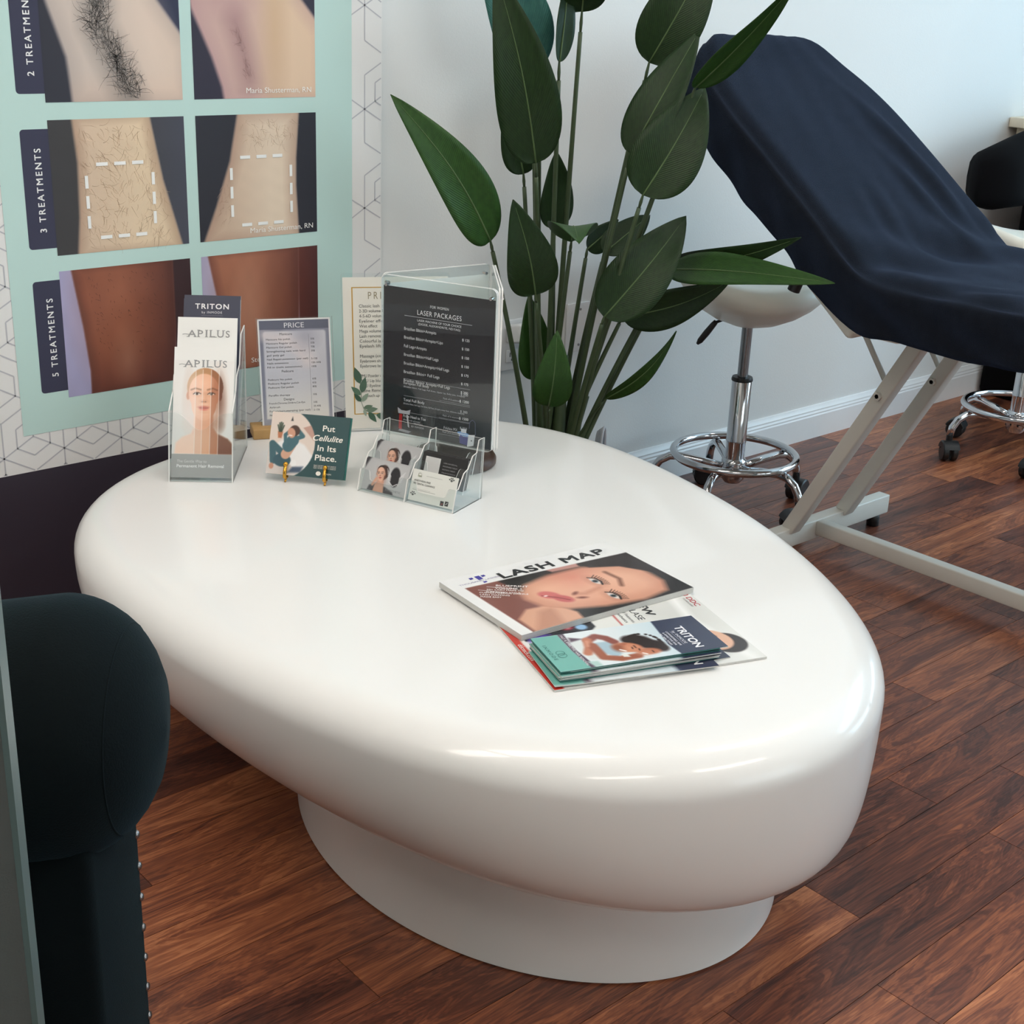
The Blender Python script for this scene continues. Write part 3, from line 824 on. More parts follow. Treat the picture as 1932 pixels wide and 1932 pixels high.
# --- brochure holder (three tiers, clear)
HA = R(-38.2); HW, HD = 0.104, 0.20
holder = thing('brochure_holder', 'clear plastic three-tier brochure holder full of leaflets on the left of the table', 'holder', (0.9935, 1.932, TH), HA)
LEAN = R(25); up_l = Vector((0, math.sin(LEAN), math.cos(LEAN)))
arc = lambda cx, cy, rx, ry, a0, a1, n=10: [(cx + rx * math.cos(R(q)), cy + ry * math.sin(R(q))) for q in np.linspace(a0, a1, n)]
def lip_poly(w, h, dip):
    return [(0, 0), (w, 0), (w, h), (w - .012, h)] + [(w - .012 - (w / 2 - .012) * q, h - dip * (0.5 - 0.5 * math.cos(PI * q))) for q in np.linspace(0, 1, 9)][1:] + \
           [(w / 2 - (w / 2 - .012) * q, h - dip + dip * (0.5 - 0.5 * math.cos(PI * q))) for q in np.linspace(0, 1, 9)][1:] + [(0, h)]
for i, (y, z, h) in enumerate(((0.0, 0.001, 0.112), (0.044, 0.040, 0.10), (0.100, 0.062, 0.10))):
    panel('pocket_front', Fr((0, y, z), (1, 0, 0), (0, math.sin(R(14)), math.cos(R(14)))), HW, h, 0.002, holder, poly=lip_poly(HW, h, 0.028))
panel('back_panel', Fr((0, 0.165, 0.001), (1, 0, 0), (0, math.sin(R(10)), math.cos(R(10)))), HW, 0.215, 0.002, holder)
for x in (0.0, HW - 0.002):
    m = MB().prism([(0, 0), (0.19, 0), (0.205, .215), (0.16, .21), (0.13, 0.165), (0.09, .155), (0.075, .135), (0.03, 0.112), (0, .0)][:-1], lambda a, b, h, x=x: Vector((x + h, a, b)), 0, 0.002, 0, 1)
    m.build('side_wall', 'acrylic', holder, slots=['acrylic_edge'])
MB().box((0, 0.002, 0.0005), (HW, 0.19, 0.003)).build('floor_plate', 'acrylic', holder)


def brochure(label, y, z, w=0.098, h=0.2155, group=None, x=0.003, lean=LEAN):
    t = thing('brochure', label, 'brochure', (0.9935, 1.932, TH), HA, group)
    f = Fr((x, y, z), (1, 0, 0), (0, math.sin(lean), math.cos(lean)))
    sheet('folded_sheet', f, w, h, 0.0016, 'paper', t); return t, f


def apilus(f, t, faces):
    w, h = 0.098, 0.2155; pr = Print(f)
    if faces:
        cv = Canvas(w, 0.155, 0.0009, (238, 236, 234)); cv.grady(0.10, 0.0, (232, 228, 226), 1)
        cv.poly([(0.004, 0.0), (0.006, 0.018), (0.016, 0.028), (0.030, 0.034), (0.035, 0.044), (0.035, 0.07), (0.065, 0.07), (0.065, 0.044), (0.072, 0.034), (0.09, 0.026), (0.1, 0.015), (0.1, 0.0)], (230, 186, 160), 0.002)
        face(cv, 0.050, 0.098, 0.043, 0, (238, 198, 174), (200, 146, 118), (196, 160, 124), (196, 110, 102), brow=(130, 92, 70))
        cv.ell(0.050, 0.048, 0.018, 0.010, (200, 146, 118), 0.012, 0.5)
        bands = [(0.0, 0.036, (1.10, 1.12, 1.16)), (0.036, 0.0475, (1.04, 1.0, 0.98)), (0.0475, 0.061, (1.0, 0.9, 0.82)), (0.061, 0.074, (0.82, 0.66, 0.56)), (0.074, 0.098, (0.56, 0.42, 0.36))]
        dif = np.abs(cv.C - np.array((238, 236, 234))).sum(1)
        for a, b, g in bands:
            m = (cv.X >= a) & (cv.X < b); w_ = np.clip((dif[m] - 30) / 90, 0, 1)[:, None]; cv.C[m] = np.clip(cv.C[m] * (1 - w_ + w_ * np.array(g)), 0, 255)
        cv.ell(0.02, 0.055, 0.035, 0.05, (236, 234, 232), 0.03, 0.35)
        for xx in (0.036, 0.0475, 0.061, 0.074): cv.path([(xx, 0), (xx, 0.14)], 0.0009, (250, 240, 235), 0.0005, 0.8)
        pr.picture(0, 0.0385, cv)
        pr.rect(0, 0, w, 0.0385, (168, 168, 168))
        pr.text('The Gentle Way to', 0.009, 0.0245, 0.0048, (225, 225, 225), width=0.048)
        pr.text('Permanent Hair Removal', 0.009, 0.0165, 0.0052, (245, 245, 245), width=0.076, bold=0.018)
    G = (150, 151, 152)
    for ch, x0, x1 in (('A', 0.016, 0.0315), ('P', 0.0325, 0.0425), ('I', 0.0455, 0.0495), ('L', 0.0525, 0.0625), ('U', 0.0645, 0.0765), ('S', 0.0785, 0.0865)):
        pr.text(ch, x0 + 0.0008, 0.1825, 0.0118, G, width=x1 - x0 - 0.0016, bold=0.008)
    for x in (0.0175, 0.0290, 0.0345, 0.0475, 0.0545, 0.0625 - 0.0005): pr.rect(x - 0.0024, 0.1822, x + 0.0024, 0.1832, G, 0.0004)
    for x in (0.0345, 0.0475, 0.0545, 0.0665, 0.0755): pr.rect(x - 0.0024, 0.1935, x + 0.0024, 0.1945, G, 0.0004)
    for a, b in (((0.008, 0.1862), (0.0125, 0.1872)), ((0.0125, 0.1872), (0.02, 0.1862)), ((0.02, 0.1862), (0.029, 0.1872))): pr.line(a, b, 0.0009, G, 0.0005)
    pr.build('cover_print', t, 'print')


t, f = brochure('white leaflet with a banded portrait of a woman, front pocket of the brochure holder', 0.006, 0.006); apilus(f, t, True)
t, f = brochure('plain white leaflet with a grey wordmark, middle pocket of the brochure holder', 0.050, 0.046); apilus(f, t, False)
for i, (y, z, lab) in enumerate(((0.1045, 0.0655, 'navy leaflet with white capital lettering in the rear pocket of the brochure holder'), (0.112, 0.0700, 'second navy leaflet peeking out behind the first in the rear pocket of the holder'))):
    t, f = brochure(lab, y, z, 0.095, x=0.0045, group='navy leaflets in the holder'); pr = Print(f)
    pr.rect(0, 0, 0.095, 0.2155, (50, 54, 76))
    pr.text('TRITON', 0.0475, 0.1985, 0.0090, (236, 236, 240), width=0.056, align='c', bold=0.022, spacing=1.2)
    pr.text('by INMODE', 0.0475, 0.1905, 0.0040, (220, 222, 228), width=0.034, align='c', spacing=1.2)
    pr.rect(0.030, 0.1868, 0.066, 0.1871, (150, 152, 165), 0.0004)
    pr.text('COMFORTABLE, SAFE', 0.0475, 0.1805, 0.0030, (230, 230, 235), width=0.044, align='c', bold=0.006, spacing=1.2)
    pr.text('& EFFECTIVE FOR', 0.0475, 0.1750, 0.0030, (230, 230, 235), width=0.040, align='c', bold=0.006, spacing=1.2)
    pr.build('cover_print', t, 'print')

# --- PRICE manicure stand: acrylic sheet in a bamboo block
st = thing('price_stand', 'small acrylic price list of manicure services held in a light wooden block', 'menu stand', (1.219, 2.039, TH), R(-23.8))
rbox('wooden_block', (0, 0.004, 0), (0.150, 0.052, 0.019), 0.002, 'bamboo', st)
f = Fr((0.020, 0.026, 0.008), (1, 0, 0), (0, math.sin(R(12)), math.cos(R(12))))
panel('acrylic_sheet', f.shift(-0.002, 0, 0.0016), 0.137, 0.203, 0.003, st)
pr = Print(f.shift(0, 0.004, 0.0018)); W_, H_ = 0.131, 0.197
cv = Canvas(W_, H_, 0.0016, (138, 140, 158)); cv.grady(0.06, 0.0, (176, 178, 188), 0.8); cv.ell(0.03, 0.17, 0.02, 0.05, (104, 106, 124), 0.02, 0.6)
P = arc(W_ - 0.014, 0.170, 0.005, 0.005, 0, 90, 5) + arc(0.014, 0.170, 0.005, 0.005, 90, 180, 5) + [(0.009, 0.018), (W_ - 0.009, 0.018)]
cv.poly(P, (204, 204, 214)); cv.grady(0.09, 0.03, (228, 226, 222), 0.9, cv.mask(P))
cv.path([(0.012, 0.168), (0.05, 0.158), (0.07, 0.145), (0.085, 0.118)], 0.018, (226, 214, 216), 0.008, 0.7)
cv.path([(0.05, 0.165), (0.085, 0.150), (0.098, 0.12)], 0.014, (228, 218, 220), 0.008, 0.6); cv.ell(0.085, 0.165, 0.02, 0.02, (160, 160, 176), 0.015, 0.6)
pr.picture(0, 0, cv)
for x0, y0, x1, y1 in ((0, 0, 0.003, H_), (W_ - 0.003, 0, W_, H_), (0, H_ - 0.003, W_, H_), (0, 0, W_, 0.003)): pr.rect(x0, y0, x1, y1, (232, 232, 234), 0.0004)
pr.rect(0.003, 0.178, W_ - 0.003, 0.194, (104, 107, 124), 0.0003)
TG = (62, 62, 70)
pr.text('PRICE', W_ / 2, 0.1805, 0.0095, (226, 228, 234), width=0.036, align='c')
for k, (a, b) in enumerate((('Manicure', ''), ('', ''), ('Manicure No polish', '50$'), ('Manicure Regular polish', '55$'), ('Manicure Gel polish', '70$'), ('Strengthening nails with hard', '20$'), ('gel/ poly gel', ''), ('Nail Repair,extension (per nail)', '5-15$'),
                            ('Nails extensions', '120-160$'), ('Fill in (nails extensions)', '100$'), ('Pedicure', ''), ('Pedicure No polish', '60$'), ('Pedicure Regular polish', '65$'), ('Pedicure Gel polish', '80$'), ('', ''), ('Paraffin therapy', '30$'),
                            ('Designs', ''), ('French,Chrome,Ombre,Cat-Eye', '20$'), ('Airbrush', '20-40$'), ('Foil,stickers,stamping (per nail)', '5-15$'), ('Nail art', ''))):
    y = 0.1685 - k * 0.0071 - (0.0035 if k > 10 else 0) ; y += 0.0045 if 0 < k < 11 else 0
    if b == '' and a in ('Manicure', 'Pedicure', 'Designs'): pr.text(a, 0.050, y - 0.001, 0.0045, TG, align='c')
    elif a: pr.text(a, 0.014, y, 0.0034, TG, width=min(0.0024 * len(a), 0.074))
    if b: pr.text(b, 0.094, y - 0.0008, 0.0034, TG)
pr.rect(0.0905, 0.03, 0.0909, 0.168, (120, 120, 132), 0.0004)
pr.build('price_list', st, 'print')

# --- PRICE list with gold frame and painted leaves
st = thing('price_stand', 'upright clear stand with a cream price list in a gold frame with painted leaves', 'menu stand', (1.381, 1.988, TH), R(-27))
TL = R(9); f = Fr((0, 0.0, 0.003), (1, 0, 0), (0, math.sin(TL), math.cos(TL)))
panel('acrylic_sheet', f, 0.198, 0.285, 0.002, st, r=0.004)
panel('foot_plate', Fr((0, 0.07, 0.003), (1, 0, 0), (0, -1, 0.0)).shift(0, 0.0), 0.198, 0.07, 0.002, st, poly=[(0, 0), (0.198, 0), (0.198, 0.07), (0, 0.07)])
g = f.shift(0.002, 0.003, 0.0004); pr = Print(g); W_, H_ = 0.194, 0.275
pr.rect(0, 0, W_, H_, (229, 226, 218), 0.0); GO = (196, 150, 58)
for x0, y0, x1, y1 in ((0.016, 0.028, 0.018, 0.256), (W_ - 0.018, 0.028, W_ - 0.016, 0.256), (0.016, 0.0265, W_ - 0.016, 0.028), (0.016, 0.256, W_ - 0.016, 0.2575)): pr.rect(x0, y0, x1, y1, GO, 0.0003)
pr.text('PRICE', 0.046, 0.236, 0.0135, (150, 140, 116), width=0.048, spacing=1.5)
TG = (78, 80, 82); y = 0.221
for a in ('Classic lash extensions', '2-3D volume lashes', '4-5-6D volume lashes', 'Eyeliner effect', 'Wet effect', 'Mega volume effect', 'Lash removal', 'Colourful lashes', 'Eyelash lift & tint', '', 'Massage (consultation)', 'Eyebrows shaping', 'Eyebrows lamination', '',
          'PMU Powder ombre', 'PMU Lip blush', 'PMU Eyeliner', 'Saline Removal', 'Touch up'):
    if a: pr.text(a, 0.0290 + (0.008 if a == 'Touch up' else 0), y, 0.0058, TG, width=0.0033 * len(a))
    y -= 0.00905
def leafprint(x, y, L, ang, col):
    P = []
    for s_ in (1, -1):
        ts = np.linspace(0, 1, 7); ts = ts if s_ == 1 else ts[::-1][1:-1]
        for q in ts:
            a_, b_ = L * q, s_ * L * 0.22 * math.sin(PI * q ** 0.8); P.append((x + a_ * math.cos(ang) - b_ * math.sin(ang), y + a_ * math.sin(ang) + b_ * math.cos(ang)))
    pr.poly(P, col, 0.0006)
stem = [(0.028, 0.085), (0.030, 0.066), (0.029, 0.050), (0.034, 0.036), (0.046, 0.029), (0.058, 0.024)]
for p0, p1 in zip(stem[:-1], stem[1:]): pr.line(p0, p1, 0.0008, (70, 96, 78), 0.0005)
for x, y, L, an, c_ in ((0.028, 0.083, 0.032, 108, (70, 98, 82)), (0.030, 0.066, 0.030, 75, (82, 108, 92)), (0.029, 0.062, 0.024, 138, (86, 116, 96)), (0.029, 0.050, 0.020, 130, (60, 90, 74)), (0.030, 0.050, 0.020, 50, (140, 158, 142)),
                        (0.033, 0.038, 0.018, 12, (104, 126, 106)), (0.034, 0.036, 0.014, -75, (150, 166, 150)), (0.038, 0.033, 0.022, 8, (110, 132, 114)), (0.042, 0.030, 0.024, -52, (70, 100, 82)), (0.056, 0.025, 0.030, -16, (84, 112, 92))): leafprint(x, y, L, R(an), c_)
pr.build('price_list', st, 'print')

# --- rotating three-sided laser menu on a turned wooden foot
LA = R(-67.4); LW, LH, LZ = 0.213, 0.272, 0.055
lm = thing('menu_display', 'three-sided acrylic menu display with a black laser package list on a round dark wooden base', 'menu stand', (1.438, 1.742, TH), LA)
m = MB().lathe([(0.0, 0), (0.070, 0), (0.074, 0.004), (0.074, 0.012), (0.070, 0.018), (0.056, 0.023), (0.030, 0.026), (0.026, 0.030), (0.026, 0.046), (0.0, 0.046)][1:-1], 40)
smooth_by_angle(m.build('round_base', 'brown_wood', lm), 40)
MB().box((-0.05, -0.05, 0.046), (0.05, 0.05, 0.050)).build('turntable_plate', 'acrylic', lm)
ir = LW / (2 * math.sqrt(3)) + 0.004
faces_l = []
for k in range(3):
    rot = Matrix.Rotation(R(120 * k), 3, 'Z'); u = rot @ Vector((1, 0, 0)); n_ = rot @ Vector((0, -1, 0))
    f = Fr(n_ * ir - u * LW / 2 + UP * LZ, u, UP); faces_l.append(f)
    panel('acrylic_face', f.shift(0, 0, 0.003), LW, LH, 0.0028, lm, r=0.010)
    panel('acrylic_backing', f.shift(0, 0, -0.0012), LW, LH, 0.0028, lm, r=0.010)
    sheet('insert_sheet', f.shift(0.003, 0.004, -0.0002), LW - 0.006, LH - 0.022, 0.0006, 'paper', lm)
    for x in (0.010, LW - 0.010):
        mm_ = MB().tube([f.pt(x, LH - 0.016, -0.004), f.pt(x, LH - 0.016, 0.005)], 0.0028, 10); mm_.build('corner_screw', 'chrome', lm)
f = faces_l[0].shift(0.003, 0.004, 0.0); pr = Print(f); W_, H_ = LW - 0.006, LH - 0.022
pr.rect(0, 0, W_, H_, (24, 23, 32), 0.0); WH = (226, 226, 230)
pr.text('FOR WOMEN', W_ / 2 + 0.002, 0.2225, 0.0046, WH, width=0.034, align='c', spacing=1.1)
pr.text('LASER PACKAGES', W_ / 2 + 0.002, 0.2085, 0.0085, WH, width=0.082, align='c', spacing=1.1)
pr.rect(0.040, 0.2040, 0.166, 0.2045, WH, 0.0003)
pr.text('LASER MACHINE OF YOUR CHOICE', W_ / 2 + 0.002, 0.1975, 0.0038, WH, width=0.082, align='c')
pr.text('(DIODE, ALEXANDRITE, ND:YAG)', W_ / 2 + 0.002, 0.1915, 0.0038, WH, width=0.078, align='c')
y = 0.180
for a, b in (('Brazilian Bikini+Armpits', '$ 125'), ('Brazilian Bikini+Armpits+Lips', '$ 150'), ('Full Legs+Armpits', '$ 150'), ('Brazilian Bikini+Half Legs', '$ 150'), ('Brazilian Bikini+Armpits+Half Legs', '$ 175'), ('Brazilian Bikini+ Full Legs', '$ 175'), ('Brazilian Bikini+ Armpits+Full Legs', '$ 200')):
    pr.text(a, 0.040, y, 0.0052, WH, width=0.00252 * len(a)); pr.text(b, 0.162, y - 0.004, 0.0044, WH, align='r', bold=0.006); y -= 0.0147
for y, a, b, c_ in ((0.0885, 'European Full Body', '(Brazilian Bikini, Full Legs, Full Arms, Upper Lip, Belly Line, Armpits)', '$ 250'), (0.059, 'Total Full Body', '(Brazilian Bikini, Full Legs, Full Arms, Full Face, Armpits, Lower Back, Abdomen, Buttocks)', '$ 300'), (0.0305, 'From Head to Toe', '(Every inch of body)', '$ 350')):
    pr.rect(0.040, y - 0.0035 + 0.0115, 0.166, y - 0.0031 + 0.0115, (190, 190, 196), 0.0003)
    pr.text(a, 0.040, y - 0.001, 0.0050, WH, width=0.0027 * len(a)); pr.text(b, 0.040, y - 0.0065, 0.0026, (200, 200, 206), width=min(0.00163 * len(b), 0.116)); pr.text(c_, 0.162, y - 0.004, 0.0044, (200, 200, 206), align='r')
    pr.text('Pack of 6 sessions', 0.116, y - 0.0155, 0.0030, (190, 190, 196), width=0.031); pr.text({0.0885: '$ 1200', 0.059: '$ 1500', 0.0305: '$ 1800'}[y], 0.164, y - 0.016, 0.0046, WH, align='r', bold=0.008)
    pr.rect(0.108, y - 0.0190, 0.166, y - 0.0186, (170, 170, 176), 0.0003)
# the two small machines at the foot of the sheet
pr.poly([(0.030, 0.004), (0.050, 0.002), (0.056, 0.006), (0.034, 0.008)], (150, 150, 156), 0.0004); pr.poly([(0.031, 0.008), (0.037, 0.007), (0.038, 0.034), (0.032, 0.034)], (178, 40, 44), 0.0005)
pr.poly([(0.030, 0.035), (0.052, 0.035), (0.054, 0.044), (0.046, 0.041), (0.036, 0.041), (0.029, 0.045)], (186, 186, 194), 0.0005); pr.poly([(0.046, 0.034), (0.049, 0.034), (0.052, 0.012), (0.049, 0.014)], (200, 200, 206), 0.0005)
pr.text('TRITON', 0.060, 0.0195, 0.0034, (190, 190, 196), width=0.017); pr.text('BY INMODE', 0.056, 0.0140, 0.0032, (190, 190, 196), width=0.024); pr.text('Polylase MX', 0.118, 0.0215, 0.0052, (200, 200, 206), width=0.026)
for q0, q1 in (((0.166, 0.03), (0.167, 0.042)), ((0.167, 0.042), (0.172, 0.046)), ((0.172, 0.046), (0.177, 0.042)), ((0.177, 0.042), (0.178, 0.02))): pr.line(q0, q1, 0.0007, (120, 122, 150), 0.0005)
pr.poly([(0.149, 0.002), (0.166, 0.0), (0.167, 0.018), (0.147, 0.019)], (62, 64, 128), 0.0005); pr.ell(0.156, 0.019, 0.012, 0.0035, (130, 170, 220), h=0.0006, rot=-0.1); pr.rect(0.151, 0.021, 0.161, 0.028, (216, 218, 226), 0.0007)
pr.poly([(0.163, -0.002), (0.175, 0.002), (0.177, 0.021), (0.165, 0.019)], (214, 216, 222), 0.0007); pr.ell(0.171, 0.010, 0.0012, 0.0012, (40, 40, 50), h=0.0009)
pr.build('laser_package_list', lm, 'gloss_print')

# --- gold easel with two promo cards
ez = thing('card_easel', 'small polished gold wire easel holding the green promo card', 'easel', (1.1255, 1.8478, TH), R(-50.7))
LC_ = R(25.8); vv = Vector((0, math.sin(LC_), math.cos(LC_))); nn = Vector((0, -math.cos(LC_), math.sin(LC_)))
for x in (0.034, 0.101):
    b0 = Vector((x, 0, 0.012)) + nn * -0.004
    hook = [b0 + vv * 0.085 + nn * -0.0042, b0 + nn * -0.0042 - vv * 0.002, b0 - vv * 0.0048 + nn * 0.004, b0 - vv * 0.003 + nn * 0.0098, b0 + vv * 0.004 + nn * 0.0112, b0 + vv * 0.016 + nn * 0.0112]
    m = MB().tube(hook, [.0020, .0022, .0026, .0030, .0030, .0030], 12); o = m.build('hook', 'gold', ez, smooth=True)
    c = hook[-1] + vv * 0.0015; mb = MB(); mb.lathe([(0.0041 * math.sin(q), -0.0041 * math.cos(q)) for q in np.linspace(0.15, PI - 0.15, 8)], 12); me = mb.mesh('ball_tip')
    b_ = put('ball_tip', me, 'gold', ez, True); b_.location = c
    m = MB().tube([b0 + vv * 0.078 + nn * -0.003, Vector((x, 0.082, 0.0022))], .0018, 8); m.build('rear_leg', 'gold', ez, smooth=True)
    m = MB().tube([b0 + nn * -0.003 - vv * 0.002, Vector((x, -0.004, 0.0022))], .0018, 8); m.build('front_foot', 'gold', ez, smooth=True)
m = MB().tube([Vector((0.034, 0, 0.012)) + vv * 0.04 + nn * -0.007, Vector((0.101, 0, 0.012)) + vv * 0.04 + nn * -0.007], .0016, 8); m.build('cross_bar', 'gold', ez, smooth=True)
CWd, CHt = 0.1326, 0.103
for k, (lab, off, dx) in enumerate((('dark green promo card with a lounging woman and white serif lettering on the gold easel', 0.0, 0.0), ('spare promo card showing as a thin edge behind the green one on the easel', -0.0024, 0.0022))):
    t = thing('promo_card', lab, 'card', (1.1255, 1.8478, TH), R(-50.7), 'promo cards on the easel')
    f = Fr(Vector((dx, 0, 0.0125)) + nn * (0.0015 + off), (1, 0, 0), vv)
    sheet('card_stock', f, CWd, CHt, 0.0018, 'teal_paper', t)
    if k: continue
    pr = Print(f); cv = Canvas(CWd, CHt, 0.001, (34, 72, 76))
    cm = (0.022, 0.050); P = arc(0.018, 0.0515, 0.060, 0.060, -80, 80, 24) + [(-0.01, 0.12), (-0.01, -0.02)]
    m_ = cv.mask(P); sub = np.array(cv.C)
    cv.mix(m_, (222, 206, 196)); cv.poly([(0, 0), (0.10, 0), (0.10, 0.03), (0, 0.042)], (206, 198, 194), None, 1); cv.poly([(0.055, 0.08), (0.075, 0.06), (0.08, 0.09)], (190, 150, 136), None)
    cv.poly([(0.012, 0.05), (0.03, 0.064), (0.06, 0.052), (0.08, 0.03), (0.07, 0.01), (0.03, 0.02)], (232, 230, 230), 0.002)
    cv.poly([(0.0125, 0.071), (0.0215, 0.071), (0.020, 0.060), (0.014, 0.060)], (184, 116, 82)); [cv.path([(0.017 + 0.001 * k, 0.071), (0.017 + 0.0026 * k, 0.086 - 0.0012 * k * k)], .0020, (44, 62, 48)) for k in (-2, -1, 0, 1, 2)]; cv.poly([(0.033, 0.090), (0.037, 0.090), (0.035, 0.097)], (40, 40, 44))
    cv.path([(0.010, 0.022), (0.006, 0.050), (0.024, 0.036), (0.030, 0.026)], 0.011, (58, 96, 106)); cv.ell(0.025, 0.024, 0.015, 0.011, (50, 86, 98)); cv.path([(0.030, 0.034), (0.038, 0.050)], 0.016, (206, 160, 136)); cv.path([(0.033, 0.048), (0.040, 0.058)], 0.020, (62, 102, 112))
    cv.path([(0.042, 0.060), (0.056, 0.066), (0.048, 0.074)], 0.007, (62, 102, 112)); cv.path([(0.028, 0.052), (0.026, 0.066), (0.034, 0.073)], 0.006, (66, 106, 116))
    cv.ell(0.041, 0.074, 0.009, 0.009, (74, 50, 40)); cv.ell(0.036, 0.070, 0.0065, 0.0085, (206, 152, 126), None, 1, 0.3); cv.path([(0.033, 0.066), (0.037, 0.0655)], 0.0016, (248, 240, 238))
    cv.ell(0.008, 0.013, 0.004, 0.005, (196, 142, 118)); cv.ell(0.045, 0.020, 0.005, 0.006, (236, 236, 236)); cv.poly([(0.036, 0.004), (0.058, 0.006), (0.062, 0.016), (0.044, 0.014)], (48, 70, 96), 0.002, 0.9)
    cv.C = sub * (1 - m_[:, None]) + cv.C * m_[:, None]
    pr.picture(0, 0, cv)
    CR = (238, 234, 226)
    for s_, y_, w_, sh in (('Put', 0.0775, 0.0205, 0), ('Cellulite', 0.0610, 0.0500, 0.28), ('In Its', 0.0445, 0.0310, 0), ('Place.', 0.0285, 0.0360, 0)):
        pr.text(s_, 0.0985, y_, 0.0098, CR, width=w_, align='c', bold=0.014, shear=sh)
    for y_ in (0.0195, 0.0172, 0.0149): pr.text('TREAT THE PRIMARY ROOT CAUSE OF', 0.0985, y_, 0.0014, CR, width=0.038, align='c', bold=0.006)
    pr.ell(0.089, 0.0070, 0.0042, 0.0036, CR, h=0.0006); pr.text('EREN', 0.1005, 0.0058, 0.0026, CR, width=0.010)
    pr.build('card_print', t, 'print')

# --- business card holder with cards
ch = thing('card_holder', 'clear acrylic six-pocket business card holder at the back of the table', 'card holder', (1.218, 1.721, TH), R(-71))
CW, CD = 0.184, 0.088; CL = R(20); tv = Vector((0, math.sin(CL), math.cos(CL)))
tiers = ((0.001, 0.001, 0.036), (0.030, 0.022, 0.040), (0.058, 0.046, 0.036))
def notch(w, h, d, e=0.012, r=0.006):
    return [(0, 0), (w, 0), (w, h), (w - e, h)] + [(w - e - r * 0.4, h - 0.002), (w - e - r * 0.7, h - d * 0.5), (w - e - r, h - d + 0.002), (w - e - r * 1.6, h - d)] + [(e + r * 1.6, h - d), (e + r, h - d + 0.002), (e + r * 0.7, h - d * 0.5), (e + r * 0.4, h - 0.002)] + [(e, h), (0, h)]
for (y, z, h) in tiers:
    for x in (0.002, CW / 2 + 0.001):
        panel('pocket_front', Fr((x, y, z), (1, 0, 0), tv), CW / 2 - 0.003, h, 0.0018, ch, poly=notch(CW / 2 - 0.003, h, h * 0.45))
    MB().box((0.002, y + 0.004, z + 0.0005), (CW - 0.002, y + 0.026, z + 0.0022)).build('pocket_floor', 'acrylic', ch)
panel('back_panel', Fr((0.0, CD - 0.008, 0.0), (1, 0, 0), (0, 0.06, 1)), CW, 0.102, 0.0018, ch)
side = [(0, 0), (CD, 0), (CD + 0.005, 0.102), (CD - 0.012, 0.102), (0.070, 0.082), (0.058, 0.080), (0.044, 0.062), (0.032, 0.058), (0.016, 0.036), (0.010, 0.036)]
for x in (0.0, CW / 2 - 0.001, CW - 0.002):
    MB().prism(side, lambda a, b, h, x=x: Vector((x + h, a, b)), 0, 0.002, 0, 1).build('divider' if 0 < x < 0.15 else 'side_wall', 'acrylic', ch, slots=['acrylic_edge'])
BW, BH = 0.0845, 0.0505
ORD = ('first', 'second', 'third', 'fourth', 'fifth', 'sixth', 'seventh', 'eighth', 'ninth', 'tenth', 'eleventh', 'twelfth')


def bcard(label, x, y, z, group=None, base='paper'):
    t = thing('business_card', label, 'business card', (1.218, 1.721, TH), R(-71), group)
    f = Fr((x, y, z), (1, 0, 0), tv); sheet('card_stock', f, BW, BH, 0.0005, base, t); return t, f


def portrait(t, f):
    pr = Print(f); cv = Canvas(BW, BH, 0.0007, (172, 172, 174)); cv.ell(0.045, 0.03, 0.05, 0.03, (206, 206, 208), 0.03, 0.8)
    cv.poly([(-.01, 0.02), (0.0, 0.035), (0.012, 0.06), (-.01, 0.06)], (58, 56, 60), 0.002)
    cv.poly([(0.008, -.01), (0.014, 0.008), (0.026, 0.012), (0.044, 0.010), (0.060, 0.004), (0.066, -.01)], (50, 48, 52), 0.0015)
    cv.poly([(0.020, -.01), (0.024, 0.010), (0.030, 0.022), (0.040, 0.022), (0.042, 0.006), (0.044, -.01)], (208, 158, 134), 0.0012)
    cv.ell(0.0365, 0.0325, 0.0105, 0.0125, (46, 32, 30), 0.001, 1, -0.3); face(cv, 0.0325, 0.0300, 0.0130, 0.14, (226, 178, 154), (172, 118, 98), (46, 32, 30), (178, 92, 88), turn=-0.10)
    cv.path([(0.020, 0.010), (0.026, 0.021)], 0.005, (214, 164, 140), 0.001); cv.ell(0.060, 0.029, 0.0095, 0.016, (40, 38, 42), 0.001)
    for s_ in (-1, 1):
        for k in range(6): cv.path([(0.060 + s_ * 0.008, 0.022 + 0.0015 * k), (0.060 + s_ * (0.013 + 0.0009 * k), 0.024 + 0.0032 * k)], 0.0009, (226, 226, 228), 0.0004, 0.9)
    cv.path([(0.050, 0.020), (0.058, 0.014), (0.066, 0.019)], 0.0012, (228, 228, 230), 0.0005)
    pr.picture(0, 0, cv); pr.text('KR. ESTHETIC', 0.046, 0.0045, 0.0036, (120, 118, 120), width=0.030); pr.build('card_print', t, 'gloss_print')


